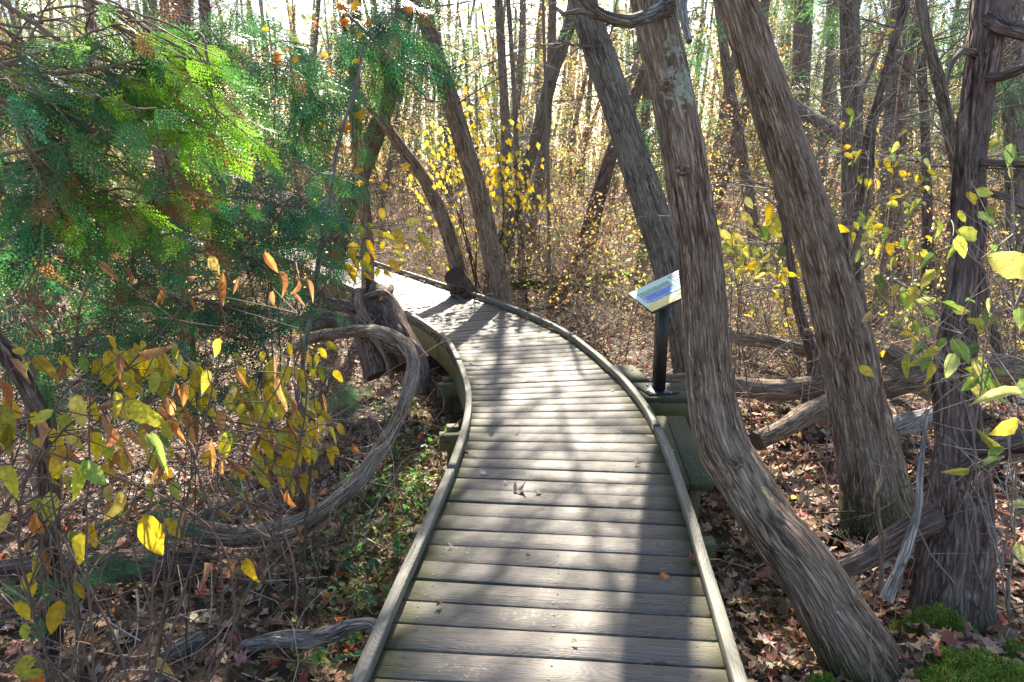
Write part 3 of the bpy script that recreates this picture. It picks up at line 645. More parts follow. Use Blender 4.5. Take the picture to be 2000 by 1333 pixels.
# T5
t5 = thing('cedar_tree', P(978, 600, 9.2), 'dark brown cedar trunk leaning left, standing just behind the right curb at the bend', 'tree')
sp5 = [(985, 625, 9.15, 56), (974, 560, 9.2, 44), (955, 470, 9.25, 39), (935, 380, 9.3, 37), (905, 280, 9.35, 36), (878, 190, 9.4, 35), (855, 120, 9.45, 33), (830, 30, 9.5, 32), (815, -30, 9.5, 31)]
A5 = trunk_pts(sp5, [(-.5, .1, 1.5, .9), (-.2, .2, 1.5, .8), (0, .2, 1.5, .6)], .04)
mb = MB(); tube(mb, A5[:, :3], A5[:, 3], 48, .013, 51, flute=.15, fl_len=.3, colf=mosscol(-.5, -.2)); mb.build('trunk', M_BARK, t5, True)
# T6 curved one with cut face stump
t6 = thing('cedar_tree', P(905, 590, 9.6), 'slender curved trunk arching left from beside the sawn stump', 'tree')
sp6 = [(912, 600, 9.5, 50), (900, 550, 9.5, 36), (885, 490, 9.55, 30), (862, 420, 9.6, 28), (825, 345, 9.7, 24), (785, 290, 9.8, 22), (745, 235, 9.9, 19), (700, 185, 10, 15), (660, 150, 10, 10)]
A6 = trunk_pts(sp6, None, .04); mb = MB(); tube(mb, A6[:, :3], A6[:, 3], 32, .01, 61); mb.build('trunk', M_BARK, t6, True)
stp = thing('sawn_stump', P(915, 590, 9.3), 'short leaning stump with a dark round sawn face behind the right curb', 'stump')
A = trunk_pts([(930, 610, 9.5, 66), (905, 570, 9.3, 52), (888, 538, 9.1, 42)], None, .04); mb = MB(); tube(mb, A[:, :3], A[:, 3], 36, .012, 63); mb.build('trunk', M_BARKD, stp, True)
# T7
t7 = thing('cedar_tree', P(668, 480, 10.5), 'dark cedar trunk leaning right behind the left foliage', 'tree')
sp7 = [(645, 520, 10.4, 50), (668, 430, 10.4, 42), (700, 350, 10.4, 38), (725, 285, 10.4, 38), (750, 215, 10.4, 36), (770, 140, 10.4, 36), (785, 60, 10.4, 36), (792, -30, 10.4, 34)]
A7 = trunk_pts(sp7, [(.1, .1, 1.2, .9), (0, .2, 1.4, .8), (0, .2, 1.5, .6)], .04)
mb = MB(); tube(mb, A7[:, :3], A7[:, 3], 44, .013, 71); mb.build('trunk', M_BARKD, t7, True)
# mid trunks: (label, material, spec)
mids = [
 ('pale purplish trunk leaning right behind the bend of the walkway', M_BARKG, [(962, 540, 12, 38), (985, 470, 12, 34), (1005, 410, 12, 26), (1030, 330, 12, 22), (1052, 250, 12, 24), (1075, 160, 12, 26), (1105, 70, 12, 24), (1135, -30, 12, 22)]),
 ('upright dark trunk crossing behind the pale purplish leaning trunk', M_BARKF, [(1030, 470, 14, 30), (1040, 400, 14, 26), (1060, 300, 14, 22), (1070, 200, 14, 18), (1078, 80, 14, 16), (1080, -30, 14, 15)]),
 ('tall slim trunk to the left of the purplish leaning trunk', M_BARKF, [(995, 500, 16, 24), (990, 350, 16, 20), (985, 200, 16, 18), (978, 80, 16, 17), (972, -30, 16, 16)]),
 ('very thin straight pole trunk just right of the tall slim trunk', M_BARKF, [(1018, 500, 13, 14), (1012, 350, 13, 11), (1005, 200, 13, 9), (998, 80, 13, 9), (990, -30, 13, 8)]),
 ('thin sapling trunk standing in the middle of the thicket', M_TWIG, [(1073, 560, 10.8, 9), (1072, 420, 10.8, 7), (1068, 250, 10.8, 7), (1062, 60, 10.8, 6), (1060, -30, 10.8, 5)]),
 ('broken dark trunk leaning right in the thicket left of the grey cedar', M_BARKD, [(1165, 400, 13, 32), (1185, 330, 13, 28), (1200, 285, 13, 26), (1225, 230, 13, 22), (1255, 150, 13, 20), (1290, 60, 13, 18), (1310, -30, 13, 16)]),
 ('slim trunk leaning left seen between the two big right trunks', M_BARKF, [(1475, 480, 15, 26), (1462, 380, 15, 22), (1445, 280, 15, 20), (1425, 170, 15, 20), (1410, 60, 15, 18), (1400, -30, 15, 18)]),
 ('broad pale far trunk right of the straight furrowed cedar', M_BARKF, [(1562, 420, 19, 42), (1560, 250, 19, 38), (1565, 120, 19, 36), (1572, -30, 19, 34)]),
 ('slim far trunk leaning right beside the broad pale far trunk', M_BARKF, [(1605, 430, 17, 18), (1608, 260, 17, 16), (1620, 120, 17, 15), (1632, -30, 17, 14)]),
 ('upright grey green trunk midway between the furrowed cedar and the shaggy one', M_BARKG, [(1668, 620, 8.2, 50), (1662, 520, 8.2, 42), (1663, 400, 8.2, 40), (1664, 250, 8.2, 38), (1660, 100, 8.2, 37), (1656, -30, 8.2, 36)]),
 ('wide pale reddish trunk behind the thin dark leaning stem', M_BARKF, [(1740, 470, 13, 40), (1740, 300, 13, 36), (1748, 150, 13, 34), (1760, -30, 13, 32)]),
 ('thin dark stem leaning right across the grey green trunk', M_BARKD, [(1672, 640, 7.2, 22), (1672, 520, 7.2, 18), (1680, 400, 7.2, 17), (1690, 290, 7.2, 16), (1715, 190, 7.2, 15), (1745, 90, 7.2, 15), (1775, -20, 7.2, 15)]),
 ('narrow dark trunk between the pale reddish trunk and the shaggy cedar', M_BARKD, [(1812, 480, 11, 22), (1810, 380, 11, 18), (1806, 250, 11, 17), (1800, 120, 11, 17), (1797, -30, 11, 16)]),
 ('crooked grey trunk bending left beside the shaggy cedar', M_BARKG, [(1890, 420, 6.2, 16), (1868, 330, 6.2, 20), (1850, 230, 6.2, 22), (1832, 150, 6.2, 22), (1812, 80, 6.2, 20), (1800, 10, 6.2, 18), (1792, -40, 6.2, 16)]),
 ('reddish trunk at the far right edge behind the shaggy cedar', M_BARKF, [(1992, 470, 11, 46), (1985, 300, 11, 42), (1978, 150, 11, 40), (1972, -30, 11, 38)]),
 ('crooked dark sapling standing in the leaf litter between the two big right trunks', M_BARKD, [(1595, 790, 5.9, 36), (1588, 700, 6, 24), (1570, 640, 6, 20), (1556, 590, 6, 18), (1545, 520, 6, 15), (1530, 430, 6, 12), (1510, 330, 6, 9)]),
 ('short dark broken stem behind the furrowed cedar', M_BARKD, [(1702, 720, 5.4, 30), (1692, 650, 5.4, 22), (1672, 560, 5.4, 20), (1655, 540, 5.4, 14)]),
 ('small crooked branching stem right of the thin dark leaning stem', M_BARKG, [(1672, 480, 5.6, 10), (1690, 420, 5.6, 12), (1702, 330, 5.6, 11), (1706, 255, 5.6, 11), (1722, 210, 5.6, 8), (1750, 180, 5.6, 5)]),
 ('reddish brown trunk at the top left showing through the foliage', M_BARK, [(345, 190, 9, 36), (352, 80, 9, 34), (358, -30, 9, 32)]),
 ('slim dark trunk behind the cedar foliage at the top left', M_BARKD, [(418, 260, 10, 24), (405, 120, 10, 22), (398, -30, 10, 20)]),
 ('pale bare sapling stem leaning right above the left cedar boughs', M_DRIFT, [(640, 400, 5, 9), (655, 310, 5, 7), (672, 240, 5, 6), (695, 170, 5, 5), (710, 90, 5, 4)]),
 ('small dark leaning stem at the left edge under the boughs', M_BARKD, [(96, 1010, 2.6, 36), (92, 900, 2.55, 32), (72, 800, 2.5, 32), (45, 740, 2.5, 32), (15, 690, 2.5, 34), (-20, 650, 2.5, 32), (-60, 600, 2.5, 30)]),
]
midobj = []
for q, (lab, mm_, spc) in enumerate(mids):
    base = P(spc[0][0], spc[0][1], spc[0][2]); g0 = float(gz(base[0], base[1]))
    t = thing('cedar_tree' if spc[0][3] > 16 else 'sapling', (base[0], base[1], g0), lab, 'tree')
    A = trunk_pts(spc, None, .08); d = A[0] - A[1]
    if A[0, 2] > g0 - .05:
        e = A[0].copy(); e[:3] += d[:3] / np.linalg.norm(d[:3]) * (A[0, 2] - g0 + .1); e[2] = g0 - .08; e[3] *= 1.25; A = np.vstack([e, A])
    up = spc[-1][1] < 0 and spc[0][3] > 16
    if up:
        d = (A[-1] - A[-6])[:3]; d /= np.linalg.norm(d); d = d * .6 + np.array([0, 0, .4])
        for k in range(5): A = np.vstack([A, [*(A[-1, :3] + d * .9), A[-1, 3] * .88]])
    mb = MB(); ns = 36 if spc[0][2] < 9 else 20
    tube(mb, A[:, :3], A[:, 3], ns, .01 if mm_ is not M_TWIG else 0, 100 + q, col=(0, 0, 0) if mm_ is not M_TWIG else (.2, .17, .14), lump=.06); mb.build('trunk', mm_, t, True)
    midobj.append((t, A, spc[0][3]))

# dead twiggy side branches on trunks
R3 = np.random.RandomState(21); DC = (.17, .145, .125)
for t, A, n, ln, lo, hi in ((t1, A1, 8, .7, .72, 1), (t2, A2, 9, .9, .55, .9), (t3, A3, 16, .6, .35, .9), (t4, A4, 26, 1.3, .35, .95), (t5, A5, 24, 1.3, .3, .95), (t6, A6, 12, .8, .3, 1), (t7, A7, 30, 1.5, .2, .9)):
    mb = MB(); twigs_on(mb, A, n, ln, .006 + .004 * (ln > 1), DC, R3, lo=lo, hi=hi); tag(mb.build('dead_twigs', M_TWIG, t), kind='stuff')
for t, A, w in midobj:
    if w < 12 or 'edge under' in t['label'] or 'broken stem' in t['label']: continue
    mb = MB(); twigs_on(mb, A, 26, 1.5, .008, (.22, .19, .17), R3, lo=.15, hi=1); tag(mb.build('dead_twigs', M_TWIG, t), kind='stuff')

# unseen clumps added above the picture, set along sun rays to dapple the planks
R4 = np.random.RandomState(33)
def shade_at(x, y, h):                                # where to hang an added clump so its shadow falls at (x, y, 0)
    k = h / math.tan(SUN_EL); return np.array((x + k * math.sin(SUN_AZ), y + k * math.cos(SUN_AZ), h))
def shade_clumps(tree, A, clumps, rng, sc=.36):
    """unseen clumps added to cast shade (shadow x, y, height, radius, sprays) on limbs from the trunk"""
    mb = MB(); lm = MB(); ps = []
    for x, y, h, r, n in clumps:
        c = shade_at(x, y, h); d = rdir(n, 0, rng) * (rng.rand(n, 1) ** .45) * [r, r, r * .55]; nr = rng.randn(n, 3) * .6; nr[:, 2] += 1; fw = d + rng.randn(n, 3) * .4 * r
        w = rng.randint(0, 2, n)
        for q in (0, 1): k = w == q; scatter(mb, FR1[q], (c + d)[k], fw[k], nr[k], sc * rng.uniform(.6, 1.2, k.sum()), pick(GREEN, k.sum(), .2, rng))
        ps.append(c)
    ps = np.array(ps); top = A[A[:, 2] > 3.6][:, :3] if (A[:, 2] > 3.6).any() else A[-3:, :3]
    for c in ps:
        s_ = top[min(len(top) - 1, int(len(top) * rng.uniform(.5, 1)))]; B = catmull(np.array([s_, (s_ + c) / 2 + rng.randn(3) * .25, c]), .15); tube(lm, B, np.linspace(.035, .008, len(B)), 6, 0, cap=False, col=(.13, .10, .08))
    mb.build('foliage', M_CEDAR, tree); lm.build('limbs', M_TWIG, tree)  # out-of-view sprays and limbs, added for their shadows
def blobs(L, h0, h1, rng, dens=150):
    out = []
    for px, py, r in L:
        p = G(px, py, 0); rw = r * depth(p) / F
        for _ in range(2): out.append((p[0] + rng.randn() * rw * .4, p[1] + rng.randn() * rw * .4, rng.uniform(h0, h1), rw * .8, max(5, int(dens * rw * rw * 3))))
    return out
shade_clumps(t4, A4, blobs([(1290, 1310, 60), (1240, 1200, 30), (1290, 1100, 40), (1230, 1010, 30)], 6, 7.5, R4, 200) + [(1.4, 2.2, 7.5, .7, 200), (1.5, 3.3, 7, .6, 160)], R4, .22)
shade_clumps(t5, A5, blobs([(1040, 1010, 22), (1110, 960, 24), (1180, 990, 24), (1010, 800, 22), (1090, 760, 18), (1170, 900, 22), (1000, 1090, 24), (1130, 1110, 22), (900, 1110, 24), (1060, 700, 26), (960, 660, 22), (980, 725, 26), (1140, 700, 24), (820, 1310, 30), (1000, 1250, 24), (930, 1300, 55), (940, 1180, 30), (960, 1010, 35), (985, 930, 38), (955, 860, 35), (940, 765, 36), (1010, 690, 40), (1100, 680, 36), (1190, 740, 34), (1150, 800, 24), (1090, 860, 22), (1215, 835, 30), (1250, 905, 26), (870, 1240, 30), (1060, 640, 26)], 6.5, 8, R4, 420), R4, .17)
shade_clumps(t2, A2, [(2.0, 2.6, 5.2, .7, 200), (2.6, 1.9, 4.8, .7, 220), (3.2, 3.0, 5, .8, 200), (1.8, 1.4, 6, .7, 180), (2.2, 3.7, 5.5, .5, 110), (1.12, 4.25, 6, .5, 130)], R4, .26)
shade_clumps(t3, A3, [(3.2, 4.6, 4.8, .8, 160), (2.4, 5.4, 5.2, .5, 80), (3.9, 3.2, 4.6, .8, 120), (1.6, 4.6, 5.4, .4, 70)], R4, .26)
shade_clumps(t7, A7, [(-2.6, 3.4, 7, .3, 40), (-1.7, 1.9, 7.5, .22, 24), (-3.4, 4.6, 7, .5, 60), (-2.3, 1.2, 7.5, .25, 26)], R4, .24)
shade_clumps(t1, A1, [(.95, 5.4, 5.5, .3, 40), (.3, 7.0, 5.4, .18, 16)], R4, .2)

# far forest: each tree its own trunk and crown
R5 = np.random.RandomState(44)
def far_proto(seed, kind):
    R = np.random.RandomState(seed); H = R.uniform(7, 12); t = thing('forest_tree', (0, 0, 0), '', 'tree', 'thin far trees in the bright background')
    k = 14; z = np.linspace(-.3, H, k); lean = R.randn(2) * .15; A = np.stack([lean[0] * z + .28 * np.sin(z * .5 + seed), lean[1] * z, z, np.linspace(.15, .04, k) * R.uniform(.7, 1.2)], 1); A = catmull(A, .25)
    mb = MB(); tube(mb, A[:, :3], A[:, 3], 14, .008, seed); mb.build('trunk', M_BARKF, t, True)
    mb = MB(); twigs_on(mb, A, 34, 1.8, .009, (.24, .20, .18), R, lo=.08, hi=.9); tag(mb.build('dead_twigs', M_TWIG, t), kind='stuff')
    mb = MB(); n = 520 if kind == 0 else 460
    i_ = (R.uniform(.16 if kind == 0 else .08, 1, n) ** .9 * (len(A) - 1)).astype(int); d = rdir(n, 0, R); d[:, 2] *= .3
    rr = R.uniform(.3, 2.3, n) * (1.15 - i_ / len(A)); pos = A[i_, :3] + d * rr[:, None]; pos[:, 2] += R.randn(n) * .25
    if kind == 0:
        nr = R.randn(n, 3) * .5; nr[:, 2] += 1
        scatter(mb, FR2[seed % 2], pos, d, nr, R.uniform(.3, .6, n), pick([(.12, .21, .09), (.16, .25, .09), (.10, .19, .10)], n, .2, R)); mb.build('foliage', M_CEDAR, t)
    else:
        pos = np.repeat(pos, 6, 0) + R.randn(n * 6, 3) * .22
        scatter(mb, LF1[seed % 3], pos, rdir(n * 6, -.3, R), rdir(n * 6, .6, R), R.uniform(.05, .11, n * 6), pick([(.54, .40, .12), (.50, .34, .16), (.38, .34, .12), (.46, .26, .12), (.45, .36, .24)], n * 6, .2, R)); mb.build('foliage', M_LEAFS, t)
    # saplings and hanging dead branches round the stem
    mb = MB(); n = 150; p = many_tubes(mb, A[(R.rand(n) * .8 * len(A)).astype(int), :3] + R.randn(n, 3) * [1, 1, .3], rdir(n, -.1, R), R.uniform(.6, 2, n), .006, .002, .5, 7, 3, (.34, .29, .24), .5, rng=R); tag(mb.build('dead_branches', M_TWIG, t), kind='stuff')
    return t
protos = [far_proto(1, 0), far_proto(2, 0), far_proto(3, 0), far_proto(4, 1), far_proto(5, 1), far_proto(6, 0), far_proto(7, 1)]
used = set()
FLS = ['thin far evergreen with green sprays, off in the bright woods behind the thicket'] * 3 + ['thin far tree with golden leaves, off in the bright woods behind the thicket'] * 2
FLS += [FLS[0], FLS[3]]
n = 0
while n < 135:
    Yd = 12.5 + 36 * R5.rand() ** .75; x = R5.uniform(-.80, .80) * Yd
    if deckdist(x, Yd) < 1.6: continue
    if -4.5 < x + .02 * Yd < 1.6 and Yd < 27 and R5.rand() < .8: continue      # the sunny gap over the walkway
    k = R5.choice(7, p=[.17, .16, .15, .14, .12, .14, .12]); loc = (x, Yd, float(gz(x, Yd))); sc = R5.uniform(.75, 1.25)
    if k not in used:
        t = protos[k]; t.location = loc; t.rotation_euler = (0, 0, R5.rand() * 6.3); t.scale = (sc,) * 3; t['label'] = FLS[k]; used.add(k)
    else: copy_tree(protos[k], loc, R5.rand() * 6.3, sc, FLS[k])
    n += 1

mb = MB(); n = 28000; yy = R5.uniform(48, 75, n); xx = R5.uniform(-.85, .85, n) * yy; cl = vnoise(xx * .35 + 60, yy * .3, 64, 8); zz = R5.rand(n) ** 1.3 * 16 * (.35 + cl) + .5
scatter(mb, LF1[0], np.stack([xx, yy, zz], 1), rdir(n, 0, R5), rdir(n, .5, R5), R5.uniform(.25, .6, n), pick([(.20, .22, .08), (.46, .36, .14), (.13, .16, .08), (.34, .24, .14)], n, .2, R5))
many_tubes(mb, np.stack([xx[:260], yy[:260], np.full(260, -.5)], 1), rdir(260, 8, R5), 15., .22, .08, .05, 6, 6, (.2, .17, .15), rng=R5)
tag(mb.build('distant_woods', M_LEAFS), 'bright far woods closing the view behind all the trunks', 'woods', kind='stuff')

# ------------------------------------------------------------------ fallen logs and big dead branches
def log(name, label, spec, m_=M_LOG, ns=40, bark=.006, seed=0, cat='log', step=.03, ground=False, moss=0., jag=.0, lump=.1, wf=1.):
    A = trunk_pts([(a, b, c, w * wf) for a, b, c, w in spec], None, step); b0 = A[len(A) // 2, :3]
    t = thing(name, b0, label, cat); mb = MB(); tube(mb, A[:, :3], A[:, 3], ns, bark, seed, lump=lump, col=(moss, 0, 0), jag=jag); mb.build('stem', m_, t, True)
    if wf != 1.: mb = MB(); twigs_on(mb, A, 16, .35, .005, (.30, .23, .17), np.random.RandomState(4), lo=.1, hi=.98); tag(mb.build('side_shoots', M_TWIG, t), kind='stuff')
    return t, A
log('curved_stem', 'thick grey brown bent stem looping in a wide arc at the left of the walkway', [(560, 690, 5.5, 16), (610, 660, 5.2, 24), (690, 648, 4.9, 27), (745, 650, 4.6, 30), (785, 668, 4.4, 32), (806, 705, 4.25, 31), (798, 760, 4.1, 31), (772, 830, 3.95, 32), (735, 890, 3.8, 34), (695, 945, 3.7, 36), (650, 985, 3.6, 38), (600, 1018, 3.55, 40), (545, 1035, 3.5, 44), (480, 1045, 3.5, 42), (420, 1042, 3.5, 42), (370, 1030, 3.55, 38), (325, 1005, 3.6, 34)], ns=56, seed=201, cat='branch', step=.015, wf=.88, lump=.2, m_=M_VINE)
log('fallen_log', 'brown log lying behind the sign post with its dark sawn end by the right curb', [(1240, 758, 5.75, 32), (1300, 750, 5.7, 34), (1370, 745, 5.65, 38), (1440, 756, 5.6, 40), (1520, 762, 5.6, 42), (1600, 752, 5.6, 40)], seed=203)
log('fallen_log', 'short light brown log lying on leaf litter between the two big right trunks', [(1478, 862, 4.6, 36), (1530, 838, 4.7, 38), (1580, 808, 4.85, 40), (1640, 780, 5, 40)], seed=204)
log('fallen_log', 'thin dark log crossing behind the curved trunk, above the long brown log', [(1400, 650, 7.0, 22), (1450, 662, 6.9, 26), (1500, 668, 6.8, 28), (1560, 682, 6.7, 26), (1640, 690, 6.6, 22)], seed=205)
log('fallen_log', 'pale forked log lying behind the furrowed cedar at the right', [(1640, 778, 5.5, 30), (1720, 762, 5.4, 40), (1790, 738, 5.35, 50), (1850, 722, 5.3, 56), (1930, 716, 5.3, 50), (2040, 730, 5.3, 46)], seed=206)
log('broken_limb', 'smooth pale broken limb stub resting on the forked log', [(1735, 688, 5.5, 34), (1770, 706, 5.4, 38), (1810, 728, 5.35, 44)], M_LOG, seed=207, cat='branch', bark=.003)
log('fallen_log', 'grey rotten log lying in leaves right of the furrowed cedar', [(1700, 850, 4.6, 30), (1760, 832, 4.6, 44), (1830, 815, 4.7, 46), (1900, 800, 4.8, 40)], M_DRIFT, seed=208, bark=.012)
log('driftwood_branch', 'twisted silvery dead branch near the bottom left, touching the boardwalk', [(480, 1262, 2.75, 24), (540, 1250, 2.7, 30), (600, 1250, 2.62, 36), (650, 1238, 2.55, 34), (690, 1222, 2.5, 26), (728, 1218, 2.45, 20), (748, 1240, 2.42, 16)], M_DRIFT, seed=209, cat='branch', bark=.008)
log('dead_stick', 'pale bare stick leaning up in front of the shaggy cedar base', [(1732, 1170, 2.6, 24), (1768, 1080, 2.62, 19), (1792, 1000, 2.66, 15), (1797, 920, 2.7, 12), (1803, 870, 2.75, 9), (1812, 800, 2.8, 6)], M_DRIFT, seed=210, cat='branch', ns=16, bark=.001)
log('dead_stick', 'thin vertical wavy stick between the furrowed and shaggy cedars', [(1720, 1160, 2.75, 10), (1722, 1060, 2.75, 10), (1712, 980, 2.78, 11), (1724, 920, 2.8, 9), (1724, 840, 2.85, 9), (1720, 740, 2.9, 7), (1700, 640, 2.9, 5)], M_LOG, seed=211, cat='branch', ns=12, bark=.0005)
log('fallen_log', 'mossy small log lying behind the curb beyond the bend', [(990, 560, 11, 16), (1030, 556, 11, 18), (1080, 558, 11, 20), (1110, 562, 11, 22), (1150, 566, 11, 18)], M_LOG, seed=212, moss=.9)
log('fallen_log', 'long thin dark log in the leaves behind the mossy small log', [(960, 548, 12.5, 12), (1060, 545, 12.6, 14), (1180, 540, 12.7, 13), (1260, 538, 12.8, 12)], M_LOG, seed=213)
log('leaning_log', 'diagonal pale fallen trunk propped up far behind the furrowed cedar', [(1540, 195, 15, 16), (1580, 225, 14.5, 22), (1620, 250, 14, 24), (1665, 285, 13.5, 24)], M_BARKF, seed=214)
log('dead_branch', 'broad flaky dead bough lying half buried under yellow leaves at left', [(340, 1055, 3.9, 18), (400, 1020, 3.9, 40), (470, 990, 4, 44), (520, 965, 4.1, 22)], M_LOG, seed=215, cat='branch', bark=.012)
log('dead_branch', 'short sunlit pale rotten log at the bottom left', [(310, 1290, 2.7, 22), (350, 1270, 2.7, 38), (400, 1245, 2.75, 30)], M_DRIFT, seed=216, cat='branch', bark=.008)
log('dead_branch', 'long dark log lying in shade at the lower left', [(0, 1120, 3.1, 50), (120, 1110, 3.15, 60), (260, 1105, 3.2, 60), (400, 1100, 3.3, 40)], M_BARKD, seed=217, cat='branch', bark=.01)
# upturned root stump beside the deck
rt = thing('root_stump', P(745, 660, 6.6), 'twisted weathered root stump rising against the left side of the boardwalk', 'stump')
R6 = np.random.RandomState(9)
mb = MB()
A = trunk_pts([(775, 720, 6.4, 120), (752, 660, 6.5, 100), (738, 615, 6.6, 84), (722, 580, 6.7, 66), (712, 566, 6.7, 36)], None, .03); tube(mb, A[:, :3], A[:, 3], 60, .02, 301, flute=.4, fl_len=.8, lump=.3, jag=.12); mb.build('trunk', M_BARKD, rt, True)
for spc in ([(700, 565, 6.4, 12), (702, 600, 6.3, 18), (722, 640, 6.25, 20), (752, 690, 6.2, 16), (765, 740, 6.1, 10)], [(715, 580, 6.5, 10), (745, 572, 6.4, 14), (766, 585, 6.3, 10), (775, 615, 6.2, 7), (798, 655, 6.1, 5)], [(745, 590, 6.4, 10), (760, 572, 6.5, 16), (764, 562, 6.6, 12)],
            [(760, 670, 6.2, 36), (800, 690, 6.0, 42), (820, 720, 5.9, 38), (825, 770, 5.8, 16)], [(735, 640, 6.3, 26), (700, 640, 6.2, 30), (640, 625, 6.2, 34), (590, 640, 6.1, 28)], [(720, 620, 6.4, 20), (680, 600, 6.5, 24), (640, 590, 6.5, 18)]):
    limb('root', spc, rt, M_LOG if spc[0][3] < 15 else M_BARKD, 18, .006, R6.randint(999), .03)

# ------------------------------------------------------------------ leaves placed by sight line helper
def leaf_set(mbs, L, protos, cols, rng, mscale=1.):
    """L rows: px, py, Y, length px, image angle (deg, 0 = right, 90 = up)"""
    L = np.array(L, float); n = len(L); pos = np.array([P(a, b, c) for a, b, c in L[:, :3]]); dp = np.array([depth(p) for p in pos])
    an = np.radians(L[:, 4]); right = np.array([1, 0, 0]); up = np.array([0, st_, ct]); fw = np.cos(an)[:, None] * right + np.sin(an)[:, None] * up
    tocam = CAM - pos; tocam /= np.linalg.norm(tocam, axis=1)[:, None]
    fw = fw + tocam * rng.uniform(-.4, .4, (n, 1)); nr = tocam + rng.randn(n, 3) * .32 + [0, 0, .2]
    w = rng.randint(0, len(protos), n); sc = L[:, 3] / F * dp * 1.12
    for q, pr in enumerate(protos):
        s = w == q; scatter(mbs, pr, pos[s], fw[s], nr[s], sc[s], cols[s])
    return pos
def shrub_px(label, base, tips, L, cols, protos, rng, name='shrub', stem=(.13, .09, .07), r=.006, matl=None, group=None, cat='shrub', side=5):
    """shrub whose stems run from a ground point to tips given in space, with leaves L"""
    t = thing(name, base, label, cat, group); mb = MB(); allp = []
    for tp in tips:
        tp = np.array(tp); b0 = np.array(base) + rng.randn(3) * [.06, .06, 0]; mid = (b0 + tp) / 2 + np.array([rng.randn() * .22, rng.randn() * .15, .12 + .1 * rng.randn()])
        A = catmull(np.array([b0, mid, tp]), .05); A += np.cumsum(rng.randn(len(A), 3) * .003, 0); tube(mb, A, np.linspace(r, r * .35, len(A)), 6, cap=False, col=stem); allp.append(A)
        m_ = side; i_ = rng.randint(len(A) // 4, len(A), m_); many_tubes(mb, A[i_], rdir(m_, .2, rng), rng.uniform(.08, .35, m_), r * .4, r * .15, .4, 6, 4, stem, .1, rng=rng)
    mb.build('stems', M_TWIG, t)
    mb = MB(); pos = leaf_set(mb, L, protos, cols, rng); mb.build('leaves', matl or M_LEAF, t)
    # petioles: short twigs that tie each leaf to the nearest stem
    AP = np.concatenate(allp); d = np.linalg.norm(pos[:, None] - AP[None], axis=2); k = d.argmin(1); src = AP[k]; mb = MB(); v = pos - src
    many_tubes(mb, src, v, np.linalg.norm(v, axis=1), .0022, .001, .04, 5, 4, stem, rng=rng); tag(mb.build('leaf_twigs', M_TWIG, t), kind='stuff')
    return t
R7 = np.random.RandomState(71)
def blob(cx, cy, sx, sy, n, Y0, Y1, l0, l1, a0=-110, a1=-40):
    return np.stack([cx + R7.randn(n) * sx, cy + R7.randn(n) * sy, R7.uniform(Y0, Y1, n), R7.uniform(l0, l1, n), R7.uniform(a0, a1, n)], 1)
# nearest big-leaved shrub, bottom left
L = [(150, 770, 1.62, 62, -80), (105, 800, 1.6, 45, -150), (0, 790, 1.5, 85, -75), (25, 825, 1.5, 70, -100), (225, 765, 1.65, 50, -80), (245, 785, 1.62, 85, -35), (130, 870, 1.55, 55, -120), (130, 905, 1.5, 55, -130), (150, 905, 1.5, 72, -85), (160, 900, 1.5, 60, -45), (232, 960, 1.55, 62, -100),
     (280, 1005, 1.5, 82, -65), (285, 850, 1.7, 70, -50), (65, 695, 1.7, 58, -45), (50, 690, 1.7, 35, 160), (160, 1040, 1.55, 58, -100), (118, 1172, 1.6, 58, -105), (435, 850, 1.9, 45, -80), (330, 910, 1.8, 55, -110), (412, 500, 1.9, 40, -70), (405, 720, 1.9, 45, -100), (430, 660, 1.9, 40, -110),
     (480, 1090, 2.0, 50, -70), (300, 1290, 1.8, 40, -30), (70, 1285, 1.7, 60, -150), (85, 1310, 1.6, 60, -170), (5, 910, 1.4, 60, -60), (20, 1000, 1.45, 50, -120)]
L = np.vstack([np.array(L, float), blob(150, 880, 120, 90, 26, 1.7, 2.3, 28, 56), blob(60, 1120, 60, 90, 8, 1.6, 2.1, 26, 48)]); c = pick(YEL, len(L), .14, R7); c[[12, 9]] = (.25, .40, .10)
b0 = np.array([-.95, 1.5, float(gz(-.95, 1.5))])
shrub_px('nearest shrub at bottom left with big spotted yellow leaves on thin stems', b0, [P(60, 690, 1.7), P(180, 740, 1.65), P(20, 800, 1.5), P(290, 850, 1.65), P(430, 640, 1.9), P(300, 1000, 1.55), P(130, 1150, 1.6)], L, c, LF0, R7, r=.005)
L = [(65, 815, 1.6, 62, -60), (20, 700, 1.6, 50, -45), (0, 745, 1.5, 55, -60), (190, 800, 1.65, 55, 20), (215, 830, 1.6, 65, -85), (325, 775, 1.7, 50, -70), (330, 820, 1.65, 55, -55), (235, 690, 1.7, 42, -90), (435, 530, 1.9, 70, -88), (385, 540, 1.9, 32, -160), (545, 530, 2.1, 45, -65), (565, 570, 2.1, 42, -40),
     (535, 690, 2.1, 45, -85), (545, 735, 2.1, 55, -85), (70, 1000, 1.5, 60, -85), (60, 1050, 1.5, 40, -110), (410, 870, 1.8, 50, -80), (400, 1100, 1.9, 50, -90), (460, 1095, 1.9, 45, -110), (270, 690, 1.7, 50, 0), (240, 870, 1.6, 48, -60), (600, 545, 2.2, 40, -70)]
L = np.vstack([np.array(L, float), blob(300, 830, 130, 50, 34, 1.7, 2.3, 30, 52), blob(180, 950, 130, 80, 18, 1.8, 2.4, 26, 48), blob(450, 960, 90, 60, 10, 2.4, 3, 22, 38), blob(400, 560, 120, 60, 10, 2, 2.5, 26, 45)])
shrub_px('bare twigged shrub at left hung with curled dry reddish brown leaves', b0 + [-.2, .1, 0], [P(20, 690, 1.6), P(330, 770, 1.7), P(435, 500, 1.9), P(560, 520, 2.1), P(60, 980, 1.5), P(540, 690, 2.1)], np.array(L, float), pick(BRN, len(L), .12, R7), LFC, R7, r=.006)
